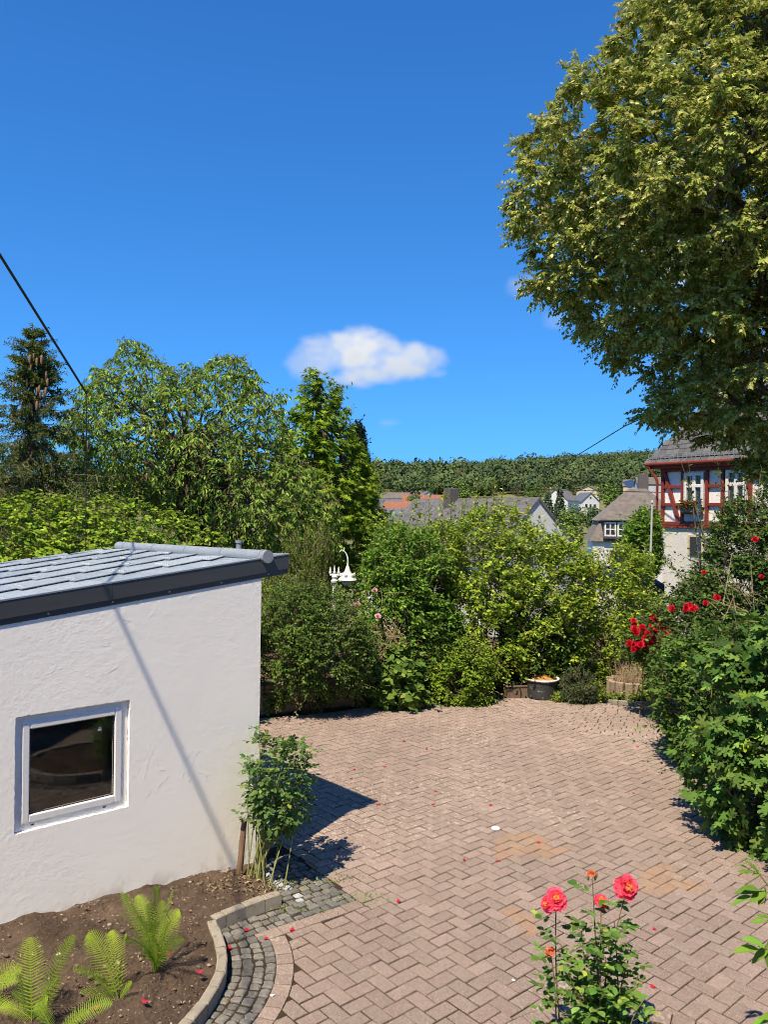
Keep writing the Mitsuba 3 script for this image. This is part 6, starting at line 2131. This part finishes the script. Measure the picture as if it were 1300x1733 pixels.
# trees standing between the village houses
VT = [(700, 846, 196, 14, 'T', 'green tree right of the house with the sunny orange-red roof'), (738, 868, 66, 17, 'T', 'green tree before the middle of the long slate roof'), (928, 868, 76, 30, 'C', 'dark conifer close behind the barge board of the white gable'),
      (948, 860, 92, 28, 'C', 'dark conifer left of the small white gabled house'), (968, 876, 84, 22, 'T', 'green tree below the small white gabled house'), (1002, 876, 200, 20, 'T', 'green tree left of the mansard roof'),
      (905, 836, 260, 17, 'T', 'green tree behind the ridge of the white gable'), (1030, 840, 280, 22, 'T', 'broad green tree right of the cream house'), (1052, 830, 320, 20, 'T', 'green tree below the blue solar panels'),
      (972, 824, 410, 17, 'T', 'dark tree left behind the cream house'), (642, 838, 330, 16, 'T', 'green tree at the left end of the village'), (850, 830, 380, 19, 'T', 'green tree left of the pale sheet roof'),
      (818, 828, 360, 20, 'T', 'rounded green tree at the edge of the wood'), (778, 834, 344, 22, 'T', 'green tree above the long orange-red ridge'), (742, 834, 368, 18, 'T', 'green tree behind the little grey-blue gable'), (626, 884, 60, 30, 'T', 'green tree right of the bright green tree with two tops'), (968, 906, 50, 24, 'T', 'green tree between the white gable and the mansard roof'), (905, 818, 430, 18, 'T', 'dark tree between the two roofs under the wood')]
for n_, (x, y, Y, r, kd, lab) in enumerate(VT):
    rgv = np.random.default_rng(300 + n_)
    s = Y / FPX
    key = thing('village_tree', lab, 'tree')
    c0_ = at(x, y, Y)
    R = r * s
    m = 900
    if kd == 'T':
        nl = 14
        lc = unit(rgv.normal(size=(nl, 3))) * rgv.uniform(.3, .75, (nl, 1)) * [1.1, 1, .95]
        lr = rgv.uniform(.28, .5, nl)
        i_ = rgv.integers(nl, size=m)
        u = unit(rgv.normal(size=(m, 3)))
        pts = c0_ + R * (lc[i_] + u * lr[i_][:, None])
        u = unit(u + lc[i_])
        pal = [[((.10, .17, .035), 1), ((.14, .22, .045), .6)], [((.13, .21, .035), 1), ((.17, .26, .05), .5)], [((.07, .125, .035), 1), ((.10, .16, .04), .6)]][n_ % 3]
    else:
        t = rgv.random(m) ** .7
        a = rgv.random(m) * 6.28
        u = np.c_[np.cos(a), np.sin(a), .2 + 0 * a]
        pts = c0_ + np.c_[np.cos(a) * R * .5 * t, np.sin(a) * R * .5 * t, R * 1.2 - t * 3.2 * R] * rgv.uniform(.8, 1.1, (m, 1))
        pal = [((.045, .085, .035), 1), ((.065, .105, .04), .6)]
    fr = frames(rgv, pts, u, np.full(m, R * .1), 3, max(R * .15, .12), nj=.6, outn=u, outw=.8)
    put_leaves(key, fr, 'two', pick_colors(rgv, len(fr[0]), pal, .2), 'vcol', rest='crown')
    gz = float(terr(np.array(c0_[0]), np.array(c0_[1])))
    put(f'{key}|trunk', tube([[c0_[0], c0_[1], gz - .5], [c0_[0], c0_[1], c0_[2] + R * .3]], [R * .07, R * .04], 7), 'bark')

n = 900
cen = [gnd(x, y)[:2] for x, y in ((560, 1488), (500, 1540), (610, 1520), (470, 1500), (690, 1196), (800, 1190), (640, 1200), (560, 1210), (980, 1192), (1100, 1190))]
rg = np.random.default_rng(77)
c_ = np.array(cen)[rg.integers(len(cen), size=n)]
P = np.c_[c_ + rg.normal(size=(n, 2)) * [.14, .05], np.full(n, -.004)]
fr = frames(rg, P, rg.normal(size=(n, 3)) * .6 + [0, 0, 1], np.full(n, .012), 2, .017, nj=.8, spiral=True)
m, c_ = leaf_mesh(fr, 'two', pick_colors(rg, len(fr[0]), [((.12, .20, .04), 1), ((.20, .28, .06), .6)]))
put('joint_weeds', m, 'vcol', color=c_)
labels['joint_weeds'] = {'label': 'tiny green weeds growing in the paving joints', 'category': 'weeds', 'kind': 'stuff'}
